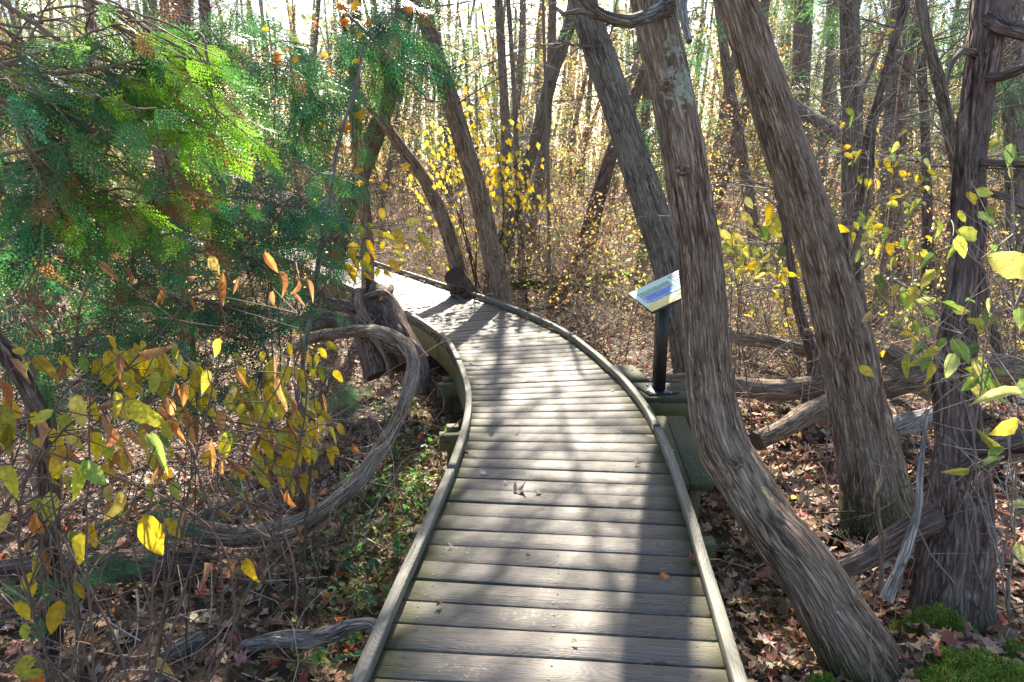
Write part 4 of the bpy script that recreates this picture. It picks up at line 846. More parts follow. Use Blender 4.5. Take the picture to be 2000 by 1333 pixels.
# second ring of yellow leaves
L = np.vstack([blob(200, 840, 110, 60, 22, 1.9, 2.4, 26, 46), blob(270, 700, 60, 22, 44, 2.2, 2.7, 28, 50), blob(380, 760, 50, 30, 34, 2.3, 2.8, 25, 42)])
b0 = np.array([-1.45, 2.6, float(gz(-1.45, 2.6))])
shrub_px('leafy yellow green shrub in the middle of the left side', b0, [P(200, 680, 2.3), P(300, 690, 2.4), P(380, 720, 2.5), P(420, 780, 2.5)], L, pick(YEL + YEL + YGR, len(L), .12, R7) * 1.12, LF0, R7, r=.005)
L = np.vstack([blob(520, 760, 45, 30, 50, 2.5, 3, 22, 40), blob(560, 860, 45, 40, 52, 2.6, 3, 22, 42), blob(610, 700, 30, 24, 12, 2.7, 3, 20, 32)])
b0 = np.array([-.98, 2.9, float(gz(-.98, 2.9))])
shrub_px('bright golden leaved shrub beside the bent stem, left of the walkway', b0, [P(500, 740, 2.7), P(560, 800, 2.8), P(600, 690, 2.8), P(540, 890, 2.8), P(600, 880, 2.8)], L, pick(YEL, len(L), .1, R7), LF0, R7, r=.005)
L = blob(540, 850, 60, 60, 20, 2.6, 3, 26, 42); shrub_px('dry orange brown leaved twigs mixed through the golden shrub', b0 + [.1, .05, 0], [P(590, 790, 2.8), P(500, 880, 2.8)], L, pick(BRN, len(L), .15, R7), LFC, R7, r=.004)
# small spray above the far end
L = np.vstack([blob(738, 465, 34, 26, 14, 3.4, 3.8, 22, 42, -80, 10), blob(722, 515, 26, 18, 8, 3.4, 3.8, 18, 34, -120, -10)])
b0 = np.array([-1.2, 3.6, float(gz(-1.2, 3.6))])
shrub_px('drooping twig of large yellow leaves in front of the far end of the boardwalk', b0, [P(690, 470, 3.5), P(720, 440, 3.6), P(700, 510, 3.5)], L, pick(YEL, len(L), .1, R7), LF0, R7, r=.004)
# right foreground shrub
L = [(1868, 450, 2.4, 62, -20), (1925, 500, 1.6, 120, -15), (1870, 460, 2.2, 45, -75), (1935, 290, 2.2, 45, 40), (1975, 280, 2.2, 40, -100), (1815, 690, 2.4, 36, -110), (1835, 680, 2.4, 34, -150), (1755, 655, 2.6, 40, 0), (1775, 690, 2.6, 45, -100), (1815, 705, 2.4, 45, -85), (1860, 660, 2.3, 55, -60),
     (1865, 690, 2.3, 50, -110), (1900, 700, 2.3, 45, -75), (1880, 720, 2.3, 40, -20), (1920, 715, 2.3, 50, -90), (1940, 740, 2.3, 45, -80), (1910, 735, 2.3, 42, -140), (1900, 745, 2.3, 35, -70), (1995, 770, 1.8, 70, 180), (1990, 820, 1.8, 60, -150), (1895, 918, 2.0, 42, -170), (1915, 912, 2.0, 42, 20),
     (1930, 890, 2.1, 30, 30), (1760, 570, 2.6, 40, -60), (1790, 560, 2.6, 45, -120), (1800, 600, 2.6, 35, -40), (1840, 590, 2.5, 40, -20), (1990, 600, 2, 40, -90), (1800, 640, 2.6, 32, -30), (1985, 1060, 2, 50, -60), (1975, 990, 2, 45, 10), (1960, 880, 2.2, 50, 150), (1990, 740, 2, 50, -60)]
L = np.vstack([np.array(L, float), blob(1830, 590, 90, 60, 30, 2.4, 3.2, 22, 40, -150, 20), blob(1900, 400, 80, 60, 16, 2.6, 3.2, 22, 38, -150, 20)])
b0 = np.array([2.3, 2.9, float(gz(2.3, 2.9))])
shrub_px('shrub at the right edge with large green and yellow leaves before the shaggy cedar', b0, [P(1760, 640, 2.6), P(1860, 640, 2.3), P(1930, 700, 2.3), P(1990, 480, 1.9), P(1860, 440, 2.4), P(1980, 880, 2.0), P(1780, 560, 2.6), P(1960, 290, 2.3), P(1900, 900, 2.1)], L, np.vstack([pick(YGR, 1, .1, R7), [[.42, .40, .13]], pick(YGR, len(L) - 2, .15, R7)]), LF0, R7, stem=(.26, .22, .19), r=.005, side=14)
L = np.vstack([blob(1720, 450, 60, 40, 34, 3.8, 5, 18, 34, -160, 20), blob(1740, 340, 60, 50, 44, 5, 6.5, 14, 24, -160, 20)])
b0 = np.array([2.3, 4.7, float(gz(2.3, 4.7))])
shrub_px('yellow green shrub between the furrowed cedar and the shaggy cedar', b0, [P(1680, 430, 4.5), P(1740, 440, 4.5), P(1700, 330, 5), P(1790, 320, 5)], L, pick(YEL + YGR, len(L), .15, R7), LF0, R7, stem=(.24, .2, .17), side=12)
L = np.vstack([blob(1480, 420, 28, 18, 12, 4.4, 4.8, 24, 36, -110, -40), blob(1440, 480, 40, 30, 20, 4.4, 5, 18, 32, -150, 20), blob(1500, 520, 40, 25, 14, 4.6, 5, 16, 26, -150, 20), blob(1410, 540, 12, 10, 4, 4.4, 4.6, 20, 30, -150, 20)])
b0 = np.array([1.75, 4.9, float(gz(1.75, 4.9))])
shrub_px('slender shrub with scattered yellow leaves between the curved and furrowed cedars', b0, [P(1480, 400, 4.6), P(1430, 450, 4.6), P(1520, 480, 4.7), P(1420, 540, 4.6)], L, pick(YEL + YGR, len(L), .12, R7), LF0, R7, stem=(.22, .18, .16), side=14)
# yellow shrub in the middle distance
L = np.vstack([blob(930, 240, 38, 45, 80, 9.5, 10.6, 9, 17), blob(985, 330, 42, 38, 90, 9.5, 10.6, 9, 17), blob(880, 310, 35, 35, 60, 9.5, 10.6, 9, 15), blob(1010, 385, 30, 16, 40, 9.5, 10.4, 9, 14), blob(860, 360, 30, 30, 35, 9.5, 10.6, 9, 14), blob(960, 440, 50, 30, 40, 9.5, 10.4, 7, 12)])
b0 = np.array([-.5, 10.2, float(gz(-.5, 10.2))])
shrub_px('tall shrub thick with bright yellow leaves behind the bend, around the brown leaning trunk', b0, [P(880, 190, 10), P(930, 180, 10), P(970, 260, 10), P(1000, 330, 9.8), P(1040, 380, 9.8), P(860, 300, 10), P(840, 340, 10)], L, pick(YEL + [(.5, .42, .10), (.44, .40, .14)], len(L), .14, R7), LF1, R7, stem=(.07, .05, .04), r=.012, side=16)
L = np.vstack([blob(690, 40, 50, 35, 8, 6, 7, 9, 15), blob(640, 130, 50, 40, 7, 6, 7, 8, 13), blob(540, 130, 30, 20, 3, 5, 6, 10, 16), blob(690, 290, 60, 80, 7, 6, 7, 10, 18)])
b0 = np.array([-2.3, 6.8, float(gz(-2.3, 6.8))])
shrub_px('sparse maple sapling with small orange leaves high above the left cedar boughs', b0, [P(690, 40, 6.5), P(620, 120, 6.5), P(545, 130, 5.8), P(700, 250, 6.6)], L, pick([(.75, .22, .02), (.72, .32, .03), (.70, .42, .04)], len(L), .1, R7), MP, R7, name='maple_sapling', stem=(.12, .1, .08), r=.010, cat='tree', side=16)

# ------------------------------------------------------------------ cedar boughs on the left
R8 = np.random.RandomState(88)
def cedar(label, tb, boxes, protos, sc, rng, top=None, brown=.05, trunk_r=.09, H=4.5, per=12):
    """small cedar: trunk at tb, boughs reaching tips picked in the boxes (x0,y0,x1,y1,Y0,Y1,n,cols)"""
    z0 = float(gz(tb[0], tb[1])); t = thing('cedar_tree', (tb[0], tb[1], z0), label, 'tree')
    mb = MB(); z = np.linspace(z0 - .1, H, 12); A = np.stack([tb[0] + .04 * np.sin(z * 2), tb[1] + .04 * np.cos(z * 2), z, np.linspace(trunk_r, trunk_r * .4, 12)], 1); A = catmull(A, .06)
    tube(mb, A[:, :3], A[:, 3], 28, .008, 5); mb.build('trunk', M_BARK, t, True)
    fm = MB(); bm_ = MB()
    for x0, y0, x1, y1, Y0, Y1, n, cols in boxes:
        mains = []
        for _ in range(max(1, n // 6)):
            e = P(rng.uniform(x0, x1), rng.uniform(y0, y1), rng.uniform(Y0, Y1)); o_ = np.array([tb[0], tb[1], np.clip(e[2] + rng.uniform(-.3, .4), z0 + .1, H - .2)]); w_ = e - o_; ll = np.linalg.norm(w_)
            M_ = catmull(np.array([o_, o_ + w_ * .35 + [0, 0, .06 * ll] + rng.randn(3) * .08 * ll, o_ + w_ * .7 + rng.randn(3) * .08 * ll, e]), .04); M_ += np.cumsum(rng.randn(len(M_), 3) * .004, 0)
            tube(bm_, M_, np.linspace(.008 + .006 * ll, .003, len(M_)), 8, 0, cap=False, col=(.22, .15, .11)); mains.append(M_)
        AM = np.concatenate(mains)
        for _ in range(n):
            tip = P(rng.uniform(x0, x1), rng.uniform(y0, y1), rng.uniform(Y0, Y1)); want = tip + rdir(1, .1, rng)[0] * .45 + (np.array([tb[0], tb[1], tip[2]]) - tip) * .12
            org = AM[np.linalg.norm(AM - want, axis=1).argmin()]; v = tip - org; ln = max(.12, np.linalg.norm(v))
            mid = org + v * .5 + np.array([0, 0, .10 * ln]) + rng.randn(3) * .10 * ln
            B = catmull(np.array([org, mid, tip]), .03); B[:, :3] += np.cumsum(rng.randn(len(B), 3) * .003, 0)
            if len(B) < 9: continue
            tube(bm_, B, np.linspace(.0035 + .003 * ln, .0018, len(B)), 6, 0, cap=False, col=(.22, .15, .11))
            m_ = int(per * min(1.3, .5 + ln * .3)); s = np.clip(1 - rng.rand(m_) * min(.85, .6 / ln), 0, 1); i_ = (s * (len(B) - 1)).astype(int)
            d0 = B[-1] - B[max(0, len(B) - 8)]; d0 /= np.linalg.norm(d0); sd = np.cross(d0, [0, 0, 1]); sd /= np.linalg.norm(sd) + 1e-9
            sg_ = rng.choice([-1, 1], m_)[:, None]; tw = d0 * rng.uniform(.3, 1, (m_, 1)) + sd * sg_ * rng.uniform(.2, 1, (m_, 1)) + [0, 0, -.12] + rng.randn(m_, 3) * .15
            tl = rng.uniform(.02, .20, m_); p = many_tubes(bm_, B[i_], tw, tl, .0025, .0015, .15, 4, 3, (.20, .14, .09), .2, rng=rng)
            pos = p[:, -1]; fw = p[:, -1] - p[:, -2] + rng.randn(m_, 3) * .003; nr = rng.randn(m_, 3) * .45; nr[:, 2] += .55; nr[:, 1] -= .55; fw = fw / (np.linalg.norm(fw, axis=1)[:, None] + 1e-9) + [0, 0, -.35]
            cc = pick(cols, m_, .30, rng); br = rng.rand(m_) < brown; cc[br] = pick([(.34, .14, .05), (.28, .12, .06)], br.sum(), .1, rng) if br.any() else cc[br]
            w = rng.randint(0, len(protos), m_)
            for q, pr in enumerate(protos):
                k = w == q; scatter(fm, pr, pos[k], fw[k], nr[k], sc * rng.uniform(.55, 1.15, k.sum()), cc[k])
    bm_.build('branches', M_TWIG, t); fm.build('foliage', M_CEDAR, t); return t
cedar('near cedar reaching in from the top left with sunlit yellow green sprays', (-2.5, 2.3), [(300, 70, 445, 275, 2.3, 2.8, 28, SUNLIT_GREEN), (60, 0, 330, 200, 2.0, 2.8, 24, SUNLIT_GREEN + GREEN), (120, 150, 380, 330, 2.2, 3.0, 18, SUNLIT_GREEN + GREEN), (0, 100, 200, 420, 1.9, 2.7, 18, GREEN + SHADE_TEAL), (70, 350, 300, 420, 2.2, 2.7, 7, SUNLIT_GREEN), (200, 300, 420, 470, 2.4, 3.1, 14, GREEN + SUNLIT_GREEN)], FRN, .165, R8)
cedar('dense teal green cedar filling the left side above the yellow shrubs', (-2.9, 4.1), [(430, 300, 650, 500, 3.3, 4.3, 30, SHADE_TEAL), (250, 400, 560, 640, 3.0, 4.0, 34, SHADE_TEAL + GREEN), (0, 420, 280, 640, 2.5, 3.6, 32, SHADE_TEAL + GREEN), (480, 500, 650, 630, 3.4, 4.2, 14, SHADE_TEAL), (560, 430, 695, 540, 4.2, 5, 12, SHADE_TEAL + GREEN), (0, 600, 300, 790, 2.6, 3.6, 26, SHADE_TEAL + GREEN), (250, 600, 560, 800, 2.9, 3.8, 26, SHADE_TEAL + GREEN)], FRB, .165, R8, per=13)
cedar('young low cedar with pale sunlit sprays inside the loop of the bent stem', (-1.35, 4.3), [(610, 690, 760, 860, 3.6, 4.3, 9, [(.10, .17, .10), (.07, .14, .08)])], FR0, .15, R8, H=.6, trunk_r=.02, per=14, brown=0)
cedar('tall thin foliaged cedar behind the left boughs', (-3.4, 7.2), [(430, 0, 640, 260, 5.6, 7.4, 20, GREEN), (250, 0, 480, 200, 5.4, 7, 8, GREEN), (560, 180, 700, 420, 6, 7.6, 18, GREEN + SHADE_TEAL)], FR1, .36, R8, H=6.5, per=16)
cedar('cedar with dark drooping sprays at the top centre left, over the leaning dark trunk', (-1.9, 9.2), [(600, -60, 860, 90, 7.5, 9.5, 18, GREEN + SHADE_TEAL), (700, 60, 820, 180, 8, 9.5, 7, GREEN), (810, 60, 880, 130, 6.5, 7, 3, SHADE_TEAL)], FR1, .42, R8, H=7, per=14)
cedar('low cedar seedling by the lower left edge with small dark sprays', (-1.75, 2.5), [(0, 960, 200, 1200, 2.0, 2.6, 7, SHADE_TEAL + GREEN), (180, 1000, 360, 1160, 2.3, 2.8, 7, SHADE_TEAL + GREEN), (300, 900, 480, 1000, 2.6, 3.2, 6, SHADE_TEAL + GREEN)], FR0, .13, R8, H=.3, trunk_r=.015, per=8)
cedar('cedar with teal sprays in the background between the grey cedar and the curved trunk', (2.1, 11.5), [(1230, 180, 1320, 360, 10, 12, 10, SHADE_TEAL + GREEN), (1330, -20, 1420, 120, 9, 11, 8, GREEN), (1100, -60, 1240, 60, 10, 12, 8, GREEN)], FR2, .45, R8, H=7, per=14)
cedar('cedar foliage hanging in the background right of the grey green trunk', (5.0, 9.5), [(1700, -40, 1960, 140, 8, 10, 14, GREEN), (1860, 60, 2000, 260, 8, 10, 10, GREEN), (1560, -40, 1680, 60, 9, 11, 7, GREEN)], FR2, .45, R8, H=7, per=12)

# ------------------------------------------------------------------ thicket, shrubs, litter
R9 = np.random.RandomState(99)
mb = MB()
def tangle(n, x0, x1, y0, y1, l0, l1, r, col, up, sag, rmin=.72, hz=.35, S_=7):
    x = R9.uniform(x0, x1, n); y = R9.uniform(y0, y1, n); ok = (deckdist(x, y) > rmin + (.35 if hz < .34 else 0) * l1) & (np.abs(x) < y * .80 + .8); x, y = x[ok], y[ok]; n = len(x)
    z = gz(x, y) + R9.rand(n) ** 2 * hz; d = rdir(n, up, R9); return many_tubes(mb, np.stack([x, y, z], 1), d, R9.uniform(l0, l1, n), r, r * .4, .55, S_, 3, pick(col, n, .1, R9), sag, rng=R9)
PALE = [(.42, .33, .26), (.52, .44, .36), (.20, .14, .10), (.10, .07, .05), (.32, .22, .15)]
GOLD = [(.44, .32, .22), (.52, .40, .27), (.34, .23, .16), (.40, .31, .24), (.55, .44, .28), (.2, .14, .1)]
for args in ((2600, -9, 0, 8.5, 15, .5, 1.8, .004, GOLD, .7, 1.2), (3200, 0, 11, 6.5, 15, .4, 1.6, .0038, GOLD, .5, 1.2), (3600, -14, 14, 12, 26, 1., 3.4, .006, GOLD, .9, .8)):
    p = tangle(*args)
    for _ in range(1):
        q = np.repeat(np.arange(len(p)), 2); s = R9.randint(2, 6, len(q)); many_tubes(mb, p[q, s], rdir(len(q), .2, R9), R9.uniform(.2, .7, len(q)), .0028, .001, .5, 5, 3, pick(GOLD, len(q), .1, R9), .8, rng=R9)
tag(mb.build('thicket_stems', M_TWIG), 'dense tangle of arching tan dead stems filling the woods behind the walkway', 'thicket', kind='stuff')
mb = MB(); nc = 3900
y = 7 + 26 * R9.rand(nc) ** 1.05; x = R9.uniform(-.8, .8, nc) * y; cl = vnoise(x * .5 + 40, y * .4 + 20, 64, 5); ok = (deckdist(x, y) > 1.1) & (R9.rand(nc) < np.clip((cl - .2) * 1.8, .15, 1)); x, y = x[ok], y[ok]; nc = len(x)
z = gz(x, y) + R9.rand(nc) ** 1.25 * (1.35 + np.clip(y - 10, 0, 14) * .36)
CG = [(.60, .46, .12), (.55, .38, .20), (.38, .36, .10), (.50, .28, .14), (.56, .44, .30), (.36, .22, .14), (.25, .28, .08), (.42, .24, .15)]
cc = pick(CG, nc, .1, R9); q = np.repeat(np.arange(nc), 34); n = len(q)
arc = rdir(nc, .3, R9)[q] * (R9.rand(n, 1) - .2) * .9; pos = np.stack([x, y, z], 1)[q] + arc + R9.randn(n, 3) * [.13, .13, .10]; pos[:, 2] = np.maximum(pos[:, 2], gz(pos[:, 0], pos[:, 1]) + .03)
scatter(mb, LF1[0], pos, rdir(n, -.3, R9), rdir(n, .8, R9), (.026 + .0024 * pos[:, 1]) * R9.uniform(.6, 1.3, n), (cc[q] * (1 + .2 * R9.randn(n, 1))).clip(.02, .9))
pp_ = np.stack([x, y, z], 1); many_tubes(mb, np.stack([x, y, gz(x, y)], 1), pp_ - np.stack([x + .3 * R9.randn(nc), y, gz(x, y)], 1), (z - gz(x, y)) + .25, .007, .003, .25, 7, 3, (.14, .10, .08), rng=R9)
tag(mb.build('thicket_leaves', M_LEAFS), 'small golden and tan leaves still hanging in the thicket', 'foliage', kind='stuff')

def bush(seed, h, cols, nl, ls, stemc):
    R = np.random.RandomState(seed); t = thing('shrub', (0, 0, 0), '', 'shrub'); mb = MB(); n = 12
    p = many_tubes(mb, R.randn(n, 3) * [.08, .08, 0], rdir(n, 1.6, R), h * R.uniform(.6, 1.1, n), .007, .003, .4, 10, 5, stemc, .3, rng=R)
    q = np.repeat(np.arange(n), 7); s = R.randint(3, 10, len(q)); p2 = many_tubes(mb, p[q, s], rdir(len(q), .5, R), h * R.uniform(.15, .45, len(q)), .0035, .0015, .5, 7, 3, stemc, .4, rng=R); mb.build('stems', M_TWIG, t)
    if nl:
        q = R.randint(0, len(p2), nl); s = R.randint(1, 7, nl); mb = MB(); scatter(mb, LF1[seed % 3], p2[q, s] + R.randn(nl, 3) * .01, rdir(nl, -.5, R), rdir(nl, .6, R), ls * R.uniform(.6, 1.2, nl), pick(cols, nl, .15, R)); mb.build('leaves', M_LEAFS, t)
    return t
ORN = [(.55, .25, .05), (.5, .33, .08), (.42, .20, .06)]
bl = [bush(11, 1.5, YEL, 200, .07, (.14, .11, .09)), bush(12, 1.3, YGR, 180, .065, (.18, .15, .12)), bush(13, 1.6, TAN + ORN, 160, .06, (.22, .17, .13)), bush(14, 1.2, [], 0, .05, (.26, .21, .17))]
kinds = ['yellow leaved', 'green and yellow leaved', 'tan and orange leaved', 'bare twiggy']
used = set(); spots = []
desc = [('left of the dark leaning trunk beyond the far end of the walkway', -3.2, 12.5), ('behind the far end of the walkway', -1.4, 13.0), ('directly behind the sawn stump', -.9, 11.5), ('between the brown leaning trunk and the purplish trunk', -.2, 11.8),
        ('right of the purplish leaning trunk', .9, 11.0), ('behind the information panel at some distance', 1.7, 9.0), ('left of the broken dark trunk', 1.3, 12.2), ('between the grey cedar and the curved trunk', 2.3, 9.8),
        ('seen just right of the curved trunk in the middle distance', 3.2, 8.6), ('behind the slender yellow shrub', 3.0, 7.0), ('left of the grey green upright trunk', 3.9, 9.2), ('right of the grey green upright trunk', 4.7, 8.2),
        ('behind the crooked grey trunk at right', 5.2, 7.4), ('at the right edge behind the shaggy cedar', 4.4, 5.6), ('far behind the brown leaning trunk', -.8, 15.5), ('far in the centre of the picture', .6, 16.0), ('far behind the grey cedar', 2.8, 15.0),
        ('far behind the furrowed cedar', 6.2, 14.0), ('far at the right near the reddish trunk', 8.2, 13.0), ('far left behind the cedar boughs', -5.5, 11.0), ('hard against the far curb of the bend', .95, 8.0), ('near the long brown log behind the sign', 2.3, 6.9)]
for q, (wh, x, y) in enumerate(desc):
    k = [0, 2, 0, 3, 2, 3, 0, 1, 1, 0, 2, 1, 0, 1, 2, 0, 2, 0, 2, 1, 3, 3][q]; lab = kinds[k] + ' shrub ' + wh; loc = (x, y, float(gz(x, y)) - .02); sc = R9.uniform(.85, 1.25)
    if k not in used: t = bl[k]; t.location = loc; t.scale = (sc,) * 3; t['label'] = lab; t['group'] = 'shrubs of the understorey'; used.add(k)
    else: copy_tree(bl[k], loc, R9.rand() * 6.3, sc, lab)

# leaf litter
mb = MB()
def litter(n, y0, y1, s0, s1, cols, protos, tilt=.55, pw=1., xr=.8, xs=None, lift=.03, dens=None):
    y = y0 + (y1 - y0) * R9.rand(n) ** pw; x = R9.uniform(-1, 1, n) * (y * xr + .8)
    if xs is not None: x = R9.uniform(xs[0], xs[1], n)
    ok = deckdist(x, y) > .66; x, y = x[ok], y[ok]
    if dens is not None: ok = R9.rand(len(x)) < dens(x, y); x, y = x[ok], y[ok]
    n = len(x); z = gz(x, y) + R9.rand(n) * lift + .008
    a = R9.rand(n) * 6.283; fw = np.stack([np.cos(a), np.sin(a), R9.randn(n) * .3], 1); nr = R9.randn(n, 3) * tilt; nr[:, 2] = np.abs(nr[:, 2]) + 1
    w = R9.randint(0, len(protos), n); sc = R9.uniform(s0, s1, n); cc = pick(cols, n, .2, R9)
    for q, pr in enumerate(protos):
        k = w == q; scatter(mb, pr, np.stack([x, y, z], 1)[k], fw[k], nr[k], sc[k], cc[k])
ALLP = MP + [leafp(4, .3, .6, .26), leafp(4, .5, 1.2, .2)]
litter(10500, 1.2, 6, .030, .070, LIT + TAN + [(.50, .30, .16)], ALLP, xs=(.7, 5), lift=.05)
litter(9000, 1.2, 6, .022, .055, LIT + TAN + [(.55, .42, .24), (.45, .24, .10)], ALLP, xs=(-5, -.3), lift=.04)
litter(16000, 6, 15, .035, .07, LIT + TAN, MP[:2] + LF1, pw=.9)
litter(9000, 15, 34, .08, .14, LIT + TAN, LF1, pw=.9)
litter(420, 1.4, 9, .03, .05, [(.62, .10, .02), (.70, .20, .03), (.55, .05, .06), (.65, .42, .05), (.5, .06, .09)], MP, lift=.06)
tag(mb.build('leaf_litter', M_LITTER), 'carpet of fallen brown, red and tan leaves over the forest floor', 'leaf litter', kind='stuff')

# sticks on the ground
mb = MB()
tangle(2600, -4.5, -.3, 1.2, 7, .15, .8, .0032, PALE, 0, .3, hz=.30); tangle(420, -4.5, -.3, 1.2, 6, .3, 1.1, .0065, PALE, .1, .3, hz=.30)
tangle(650, .7, 5, 1.6, 8, .15, .7, .0028, PALE, 0, .2, hz=.12); tangle(120, .7, 5, 2.4, 8, .4, 1.1, .006, PALE, 0, .2, hz=.1); tangle(1200, -6, 6, 6, 12, .2, .9, .004, PALE, .1, .3, hz=.3)
tag(mb.build('fallen_twigs', M_TWIG), 'countless pale and dark dead twigs lying over the leaf litter', 'twigs', kind='stuff')
# grass and low green plants
mb = MB(); n = 5200
c0 = np.array([(-.75, 5.0), (-.6, 4.0), (-.9, 3.4), (-.55, 2.9), (1.05, 6.5), (1.35, 4.4), (.8, 7.2), (2.6, 5.4), (-.9, 6.0), (1.3, 3.2)])
q = R9.randint(0, len(c0), n); x = c0[q, 0] + R9.randn(n) * .18; y = c0[q, 1] + R9.randn(n) * .3; ok = deckdist(x, y) > .66; x, y = x[ok], y[ok]; n = len(x)
many_tubes(mb, np.stack([x, y, gz(x, y)], 1), rdir(n, 1.8, R9), R9.uniform(.05, .22, n), .0018, .0004, .5, 6, 3, pick([(.14, .18, .05), (.26, .25, .09), (.38, .32, .16), (.10, .14, .05)], n, .15, R9), 1.0, rng=R9)
tag(mb.build('grass', M_LEAFS), 'thin dry and green grass tufts along the edges of the boardwalk', 'grass', kind='stuff')
mb = MB(); n = 170; q = R9.randint(0, 5, n); c1 = np.array([(-.72, 3.0), (-.85, 3.7), (-.62, 4.3), (-1.0, 4.4), (-.7, 5.2)])
x = c1[q, 0] + R9.randn(n) * .17; y = c1[q, 1] + R9.randn(n) * .26; ok = deckdist(x, y) > .68; x, y = x[ok], y[ok]; n = len(x); z = gz(x, y); h_ = R9.uniform(.04, .22, n)
p = many_tubes(mb, np.stack([x, y, z], 1), rdir(n, 2.4, R9), h_, .0016, .0008, .3, 5, 3, (.16, .18, .06), rng=R9)
q = np.repeat(np.arange(n), 5); s_ = R9.randint(2, 5, len(q)); cg = pick([(.10, .24, .08), (.16, .30, .09), (.26, .34, .10), (.08, .20, .12), (.40, .42, .16)], n, .15, R9)
scatter(mb, LF0[0], p[q, s_], rdir(len(q), .1, R9), rdir(len(q), 1.6, R9), R9.uniform(.025, .065, len(q)), cg[q])
tag(mb.build('ground_cover', M_LEAFS), 'low green plants crowding the litter along the left side of the boardwalk', 'plants', kind='stuff')
def herb(label, base, n, ls, cols, h=.18, sp=.1, px=None):
    b = np.array(base, float); b = np.array([b[0], b[1], float(gz(b[0], b[1]))]); t = thing('ground_plant', b, label, 'plant'); mb = MB(); k = max(3, n // 6); R = R9
    p = many_tubes(mb, b + R.randn(k, 3) * [sp * .4, sp * .4, 0], rdir(k, 1.8, R), h * R.uniform(.7, 1.2, k), .002, .001, .3, 6, 3, (.12, .13, .06), rng=R); mb.build('stems', M_TWIG, t)
    q = R.randint(0, k, n); s = R.randint(2, 6, n); mb = MB(); scatter(mb, LF0[0], p[q, s], rdir(n, .1, R), rdir(n, 2, R), ls * R.uniform(.6, 1.2, n), pick(cols, n, .12, R)); mb.build('leaves', M_LEAFS, t)
GG = [(.08, .18, .07), (.12, .24, .08), (.06, .15, .09), (.16, .26, .07)]
herb('leafy green plant against the left curb, level with the fallen leaf on the planks', (-.62, 3.55), 40, .07, GG, .25, .14)
herb('blue green low plant left of the walkway below the bent stem', (-.80, 3.35), 34, .06, [(.06, .18, .15), (.05, .14, .12)], .2, .14)
herb('small three leaved plant at the left of the walkway, nearer than the green plant', (-.72, 2.9), 30, .05, GG, .15, .12)
herb('little green seedling in the litter right of the near right curb', (1.02, 2.95), 12, .04, [(.05, .22, .16)], .08, .05)
herb('green seedling in front of the base of the curved trunk', (1.20, 2.15), 14, .045, [(.06, .2, .12)], .12, .06)
herb('yellow green vine sprig hanging beside the left edge of the bend', (-.98, 6.2), 22, .055, [(.35, .42, .05)], .45, .06)
herb('small yellow green plant at the foot of the brown leaning trunk', (-.75, 9.25), 40, .06, [(.34, .42, .06), (.2, .3, .06)], .45, .15)
herb('grassy green sprigs under the inner curve of the walkway', (-.72, 5.1), 40, .06, GG + YGR, .2, .15)
herb('bright yellow heart leaved sprig poking over the left curb', (-.45, 3.62), 9, .05, [(.4, .5, .04)], .42, .04)

# moss cushions
def cushion(label, c, r, seed, n=5000, col=None):
    R = np.random.RandomState(seed); z0 = float(gz(c[0], c[1])); t = thing('moss_cushion', (c[0], c[1], z0), label, 'moss'); mb = MB()
    u = np.linspace(0, 1, 14); th = np.arange(28) / 28 * 6.283; U, T = np.meshgrid(u, th, indexing='ij'); w = 1 + .25 * np.sin(T * 3 + seed) + .12 * np.sin(T * 7)
    V = np.stack([c[0] + r[0] * U * w * np.cos(T), c[1] + r[1] * U * w * np.sin(T), z0 - .03 + r[2] * (1 - U ** 2) * (1 + .15 * np.sin(T * 4 + U * 9))], -1)
    i = np.arange(13)[:, None] * 28; j = np.arange(28)[None]; k = (j + 1) % 28; cc = col or [(.24, .38, .05), (.31, .44, .07), (.18, .28, .05), (.38, .42, .12)]
    mb.add(V, np.stack([i + j, i + 28 + j, i + 28 + k, i + k], -1).reshape(-1, 4), (.06, .10, .02)); mb.build('mat', M_MOSS, t, True)
    mb = MB(); u = R.rand(n) ** .5; a = R.rand(n) * 6.283; w = 1 + .25 * np.sin(a * 3 + seed) + .12 * np.sin(a * 7)
    p = np.stack([c[0] + r[0] * u * w * np.cos(a), c[1] + r[1] * u * w * np.sin(a), z0 - .03 + r[2] * (1 - u ** 2) * (1 + .15 * np.sin(a * 4 + u * 9))], 1)
    d = R.randn(n, 3) * .5; d[:, 2] += 1; many_tubes(mb, p, d, R.uniform(.014, .038, n), .0026, .0008, .5, 3, 3, pick(cc, n, .2, R), rng=R); mb.build('fronds', M_MOSS, t)
cushion('bright green moss cushion in the bottom right corner', (1.78, 2.34), (.27, .15, .10), 3, 15000)
cushion('flat green moss cushion right of the brightest one, cut by the right picture edge', (2.15, 2.52), (.24, .16, .09), 8, 9000)
cushion('smaller green moss cushion between the curved trunk and the shaggy cedar', (1.86, 2.74), (.17, .11, .12), 4, 9000)
cushion('tuft of bright moss at the underside foot of the curved trunk', (1.24, 2.42), (.09, .08, .09), 5, 4000)
cushion('dark moss cushion at the foot of the furrowed cedar', (1.88, 3.62), (.15, .1, .08), 6, 2500, [(.05, .07, .02), (.08, .10, .02)])

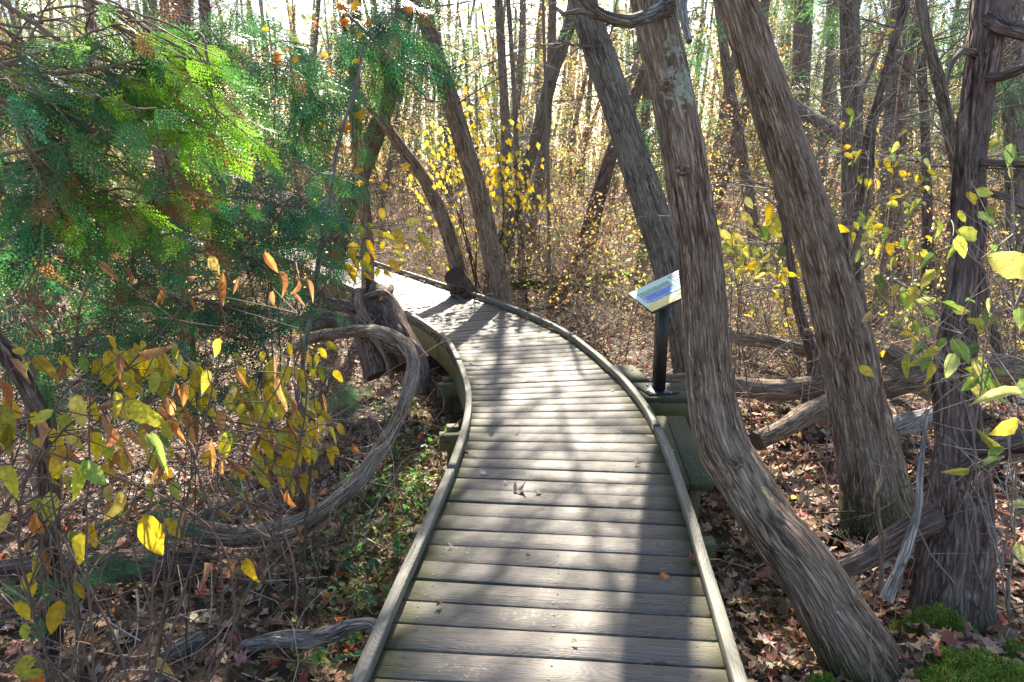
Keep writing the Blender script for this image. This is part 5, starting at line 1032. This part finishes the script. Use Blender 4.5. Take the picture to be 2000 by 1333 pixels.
# leaves lying on the planks
def deck_leaf(label, px, py, s, pr, c, ang, z=.012):
    p = G(px, py, z); t = np.array([[math.cos(ang), math.sin(ang), .1]]); mb = MB(); scatter(mb, pr, p[None], t, np.array([[.25, -.2, 1.]]), s, np.array([c])); o = mb.build('fallen_leaf', M_LITTER)
    o.location = [float(q) for q in p]; me = o.data; co = np.empty(len(me.vertices) * 3, np.float32); me.vertices.foreach_get('co', co); me.vertices.foreach_set('co', (co.reshape(-1, 3) - p).astype(np.float32).ravel()); tag(o, label, 'leaf', 'leaves lying on the boardwalk')
deck_leaf('largest tan curled leaf on the planks in the middle of the boardwalk', 1010, 957, .050, MP[2], (.42, .33, .26), .3)
deck_leaf('small tan leaf scrap right of the largest curled leaf', 1052, 962, .024, MP[1], (.45, .36, .28), 2)
deck_leaf('tan leaf lying up the planks, left of the largest curled leaf', 943, 924, .032, MP[3], (.5, .42, .34), 1)
deck_leaf('small leaf scrap between the two left tan leaves', 987, 941, .018, MP[0], (.5, .43, .36), 4)
deck_leaf('orange maple leaf near the right curb at the bottom', 1297, 1127, .028, MP[0], (.65, .22, .06), 1.2)
deck_leaf('pale upright leaf near the right curb', 1245, 906, .032, MP[2], (.5, .42, .33), 1.7)
deck_leaf('tan leaf touching the inside of the left curb', 908, 878, .030, MP[2], (.36, .24, .14), .5)
deck_leaf('pale oval leaf beside the left curb at the bend', 930, 755, .045, LF0[1], (.5, .44, .36), .2)
deck_leaf('small pale leaf farther round the bend by the left curb', 925, 701, .035, LF0[0], (.48, .42, .36), .1)
deck_leaf('dark curled leaf right at the left curb of the bend', 916, 712, .035, LFC[0], (.08, .06, .05), .4)
deck_leaf('small dark scrap on the planks left of the widest sunlit patch', 958, 848, .028, MP[1], (.15, .12, .10), .4)
deck_leaf('tiny dark scrap on the lower middle planks', 1030, 1084, .014, MP[1], (.05, .04, .03), .4)
deck_leaf('reddish leaf caught against the right curb low down', 1355, 1090, .028, MP[2], (.42, .16, .08), 2.4)
deck_leaf('pale round leaf lying on the green bench boards', 1316, 880, .022, LF0[2], (.55, .52, .46), 2.4, -.05)
RL = np.random.RandomState(5)
for q, (px, py, wh) in enumerate(((1160, 1040, 'just above the orange maple leaf'), (1195, 762, 'well up the deck near the right curb'), (880, 1065, 'close to the left curb in the lower half'), (1090, 655, 'by the right curb at the start of the bend'), (1120, 1255, 'on the lowest sunlit planks'), (1010, 845, 'in the middle of the sunlit planks'), (860, 1180, 'by the left curb near the bottom'))):
    deck_leaf('tiny brown leaf scrap ' + wh, px, py, .016 + .01 * RL.rand(), MP[q % 4], pick(TAN + BRN, 1, .1, RL)[0], RL.rand() * 6)
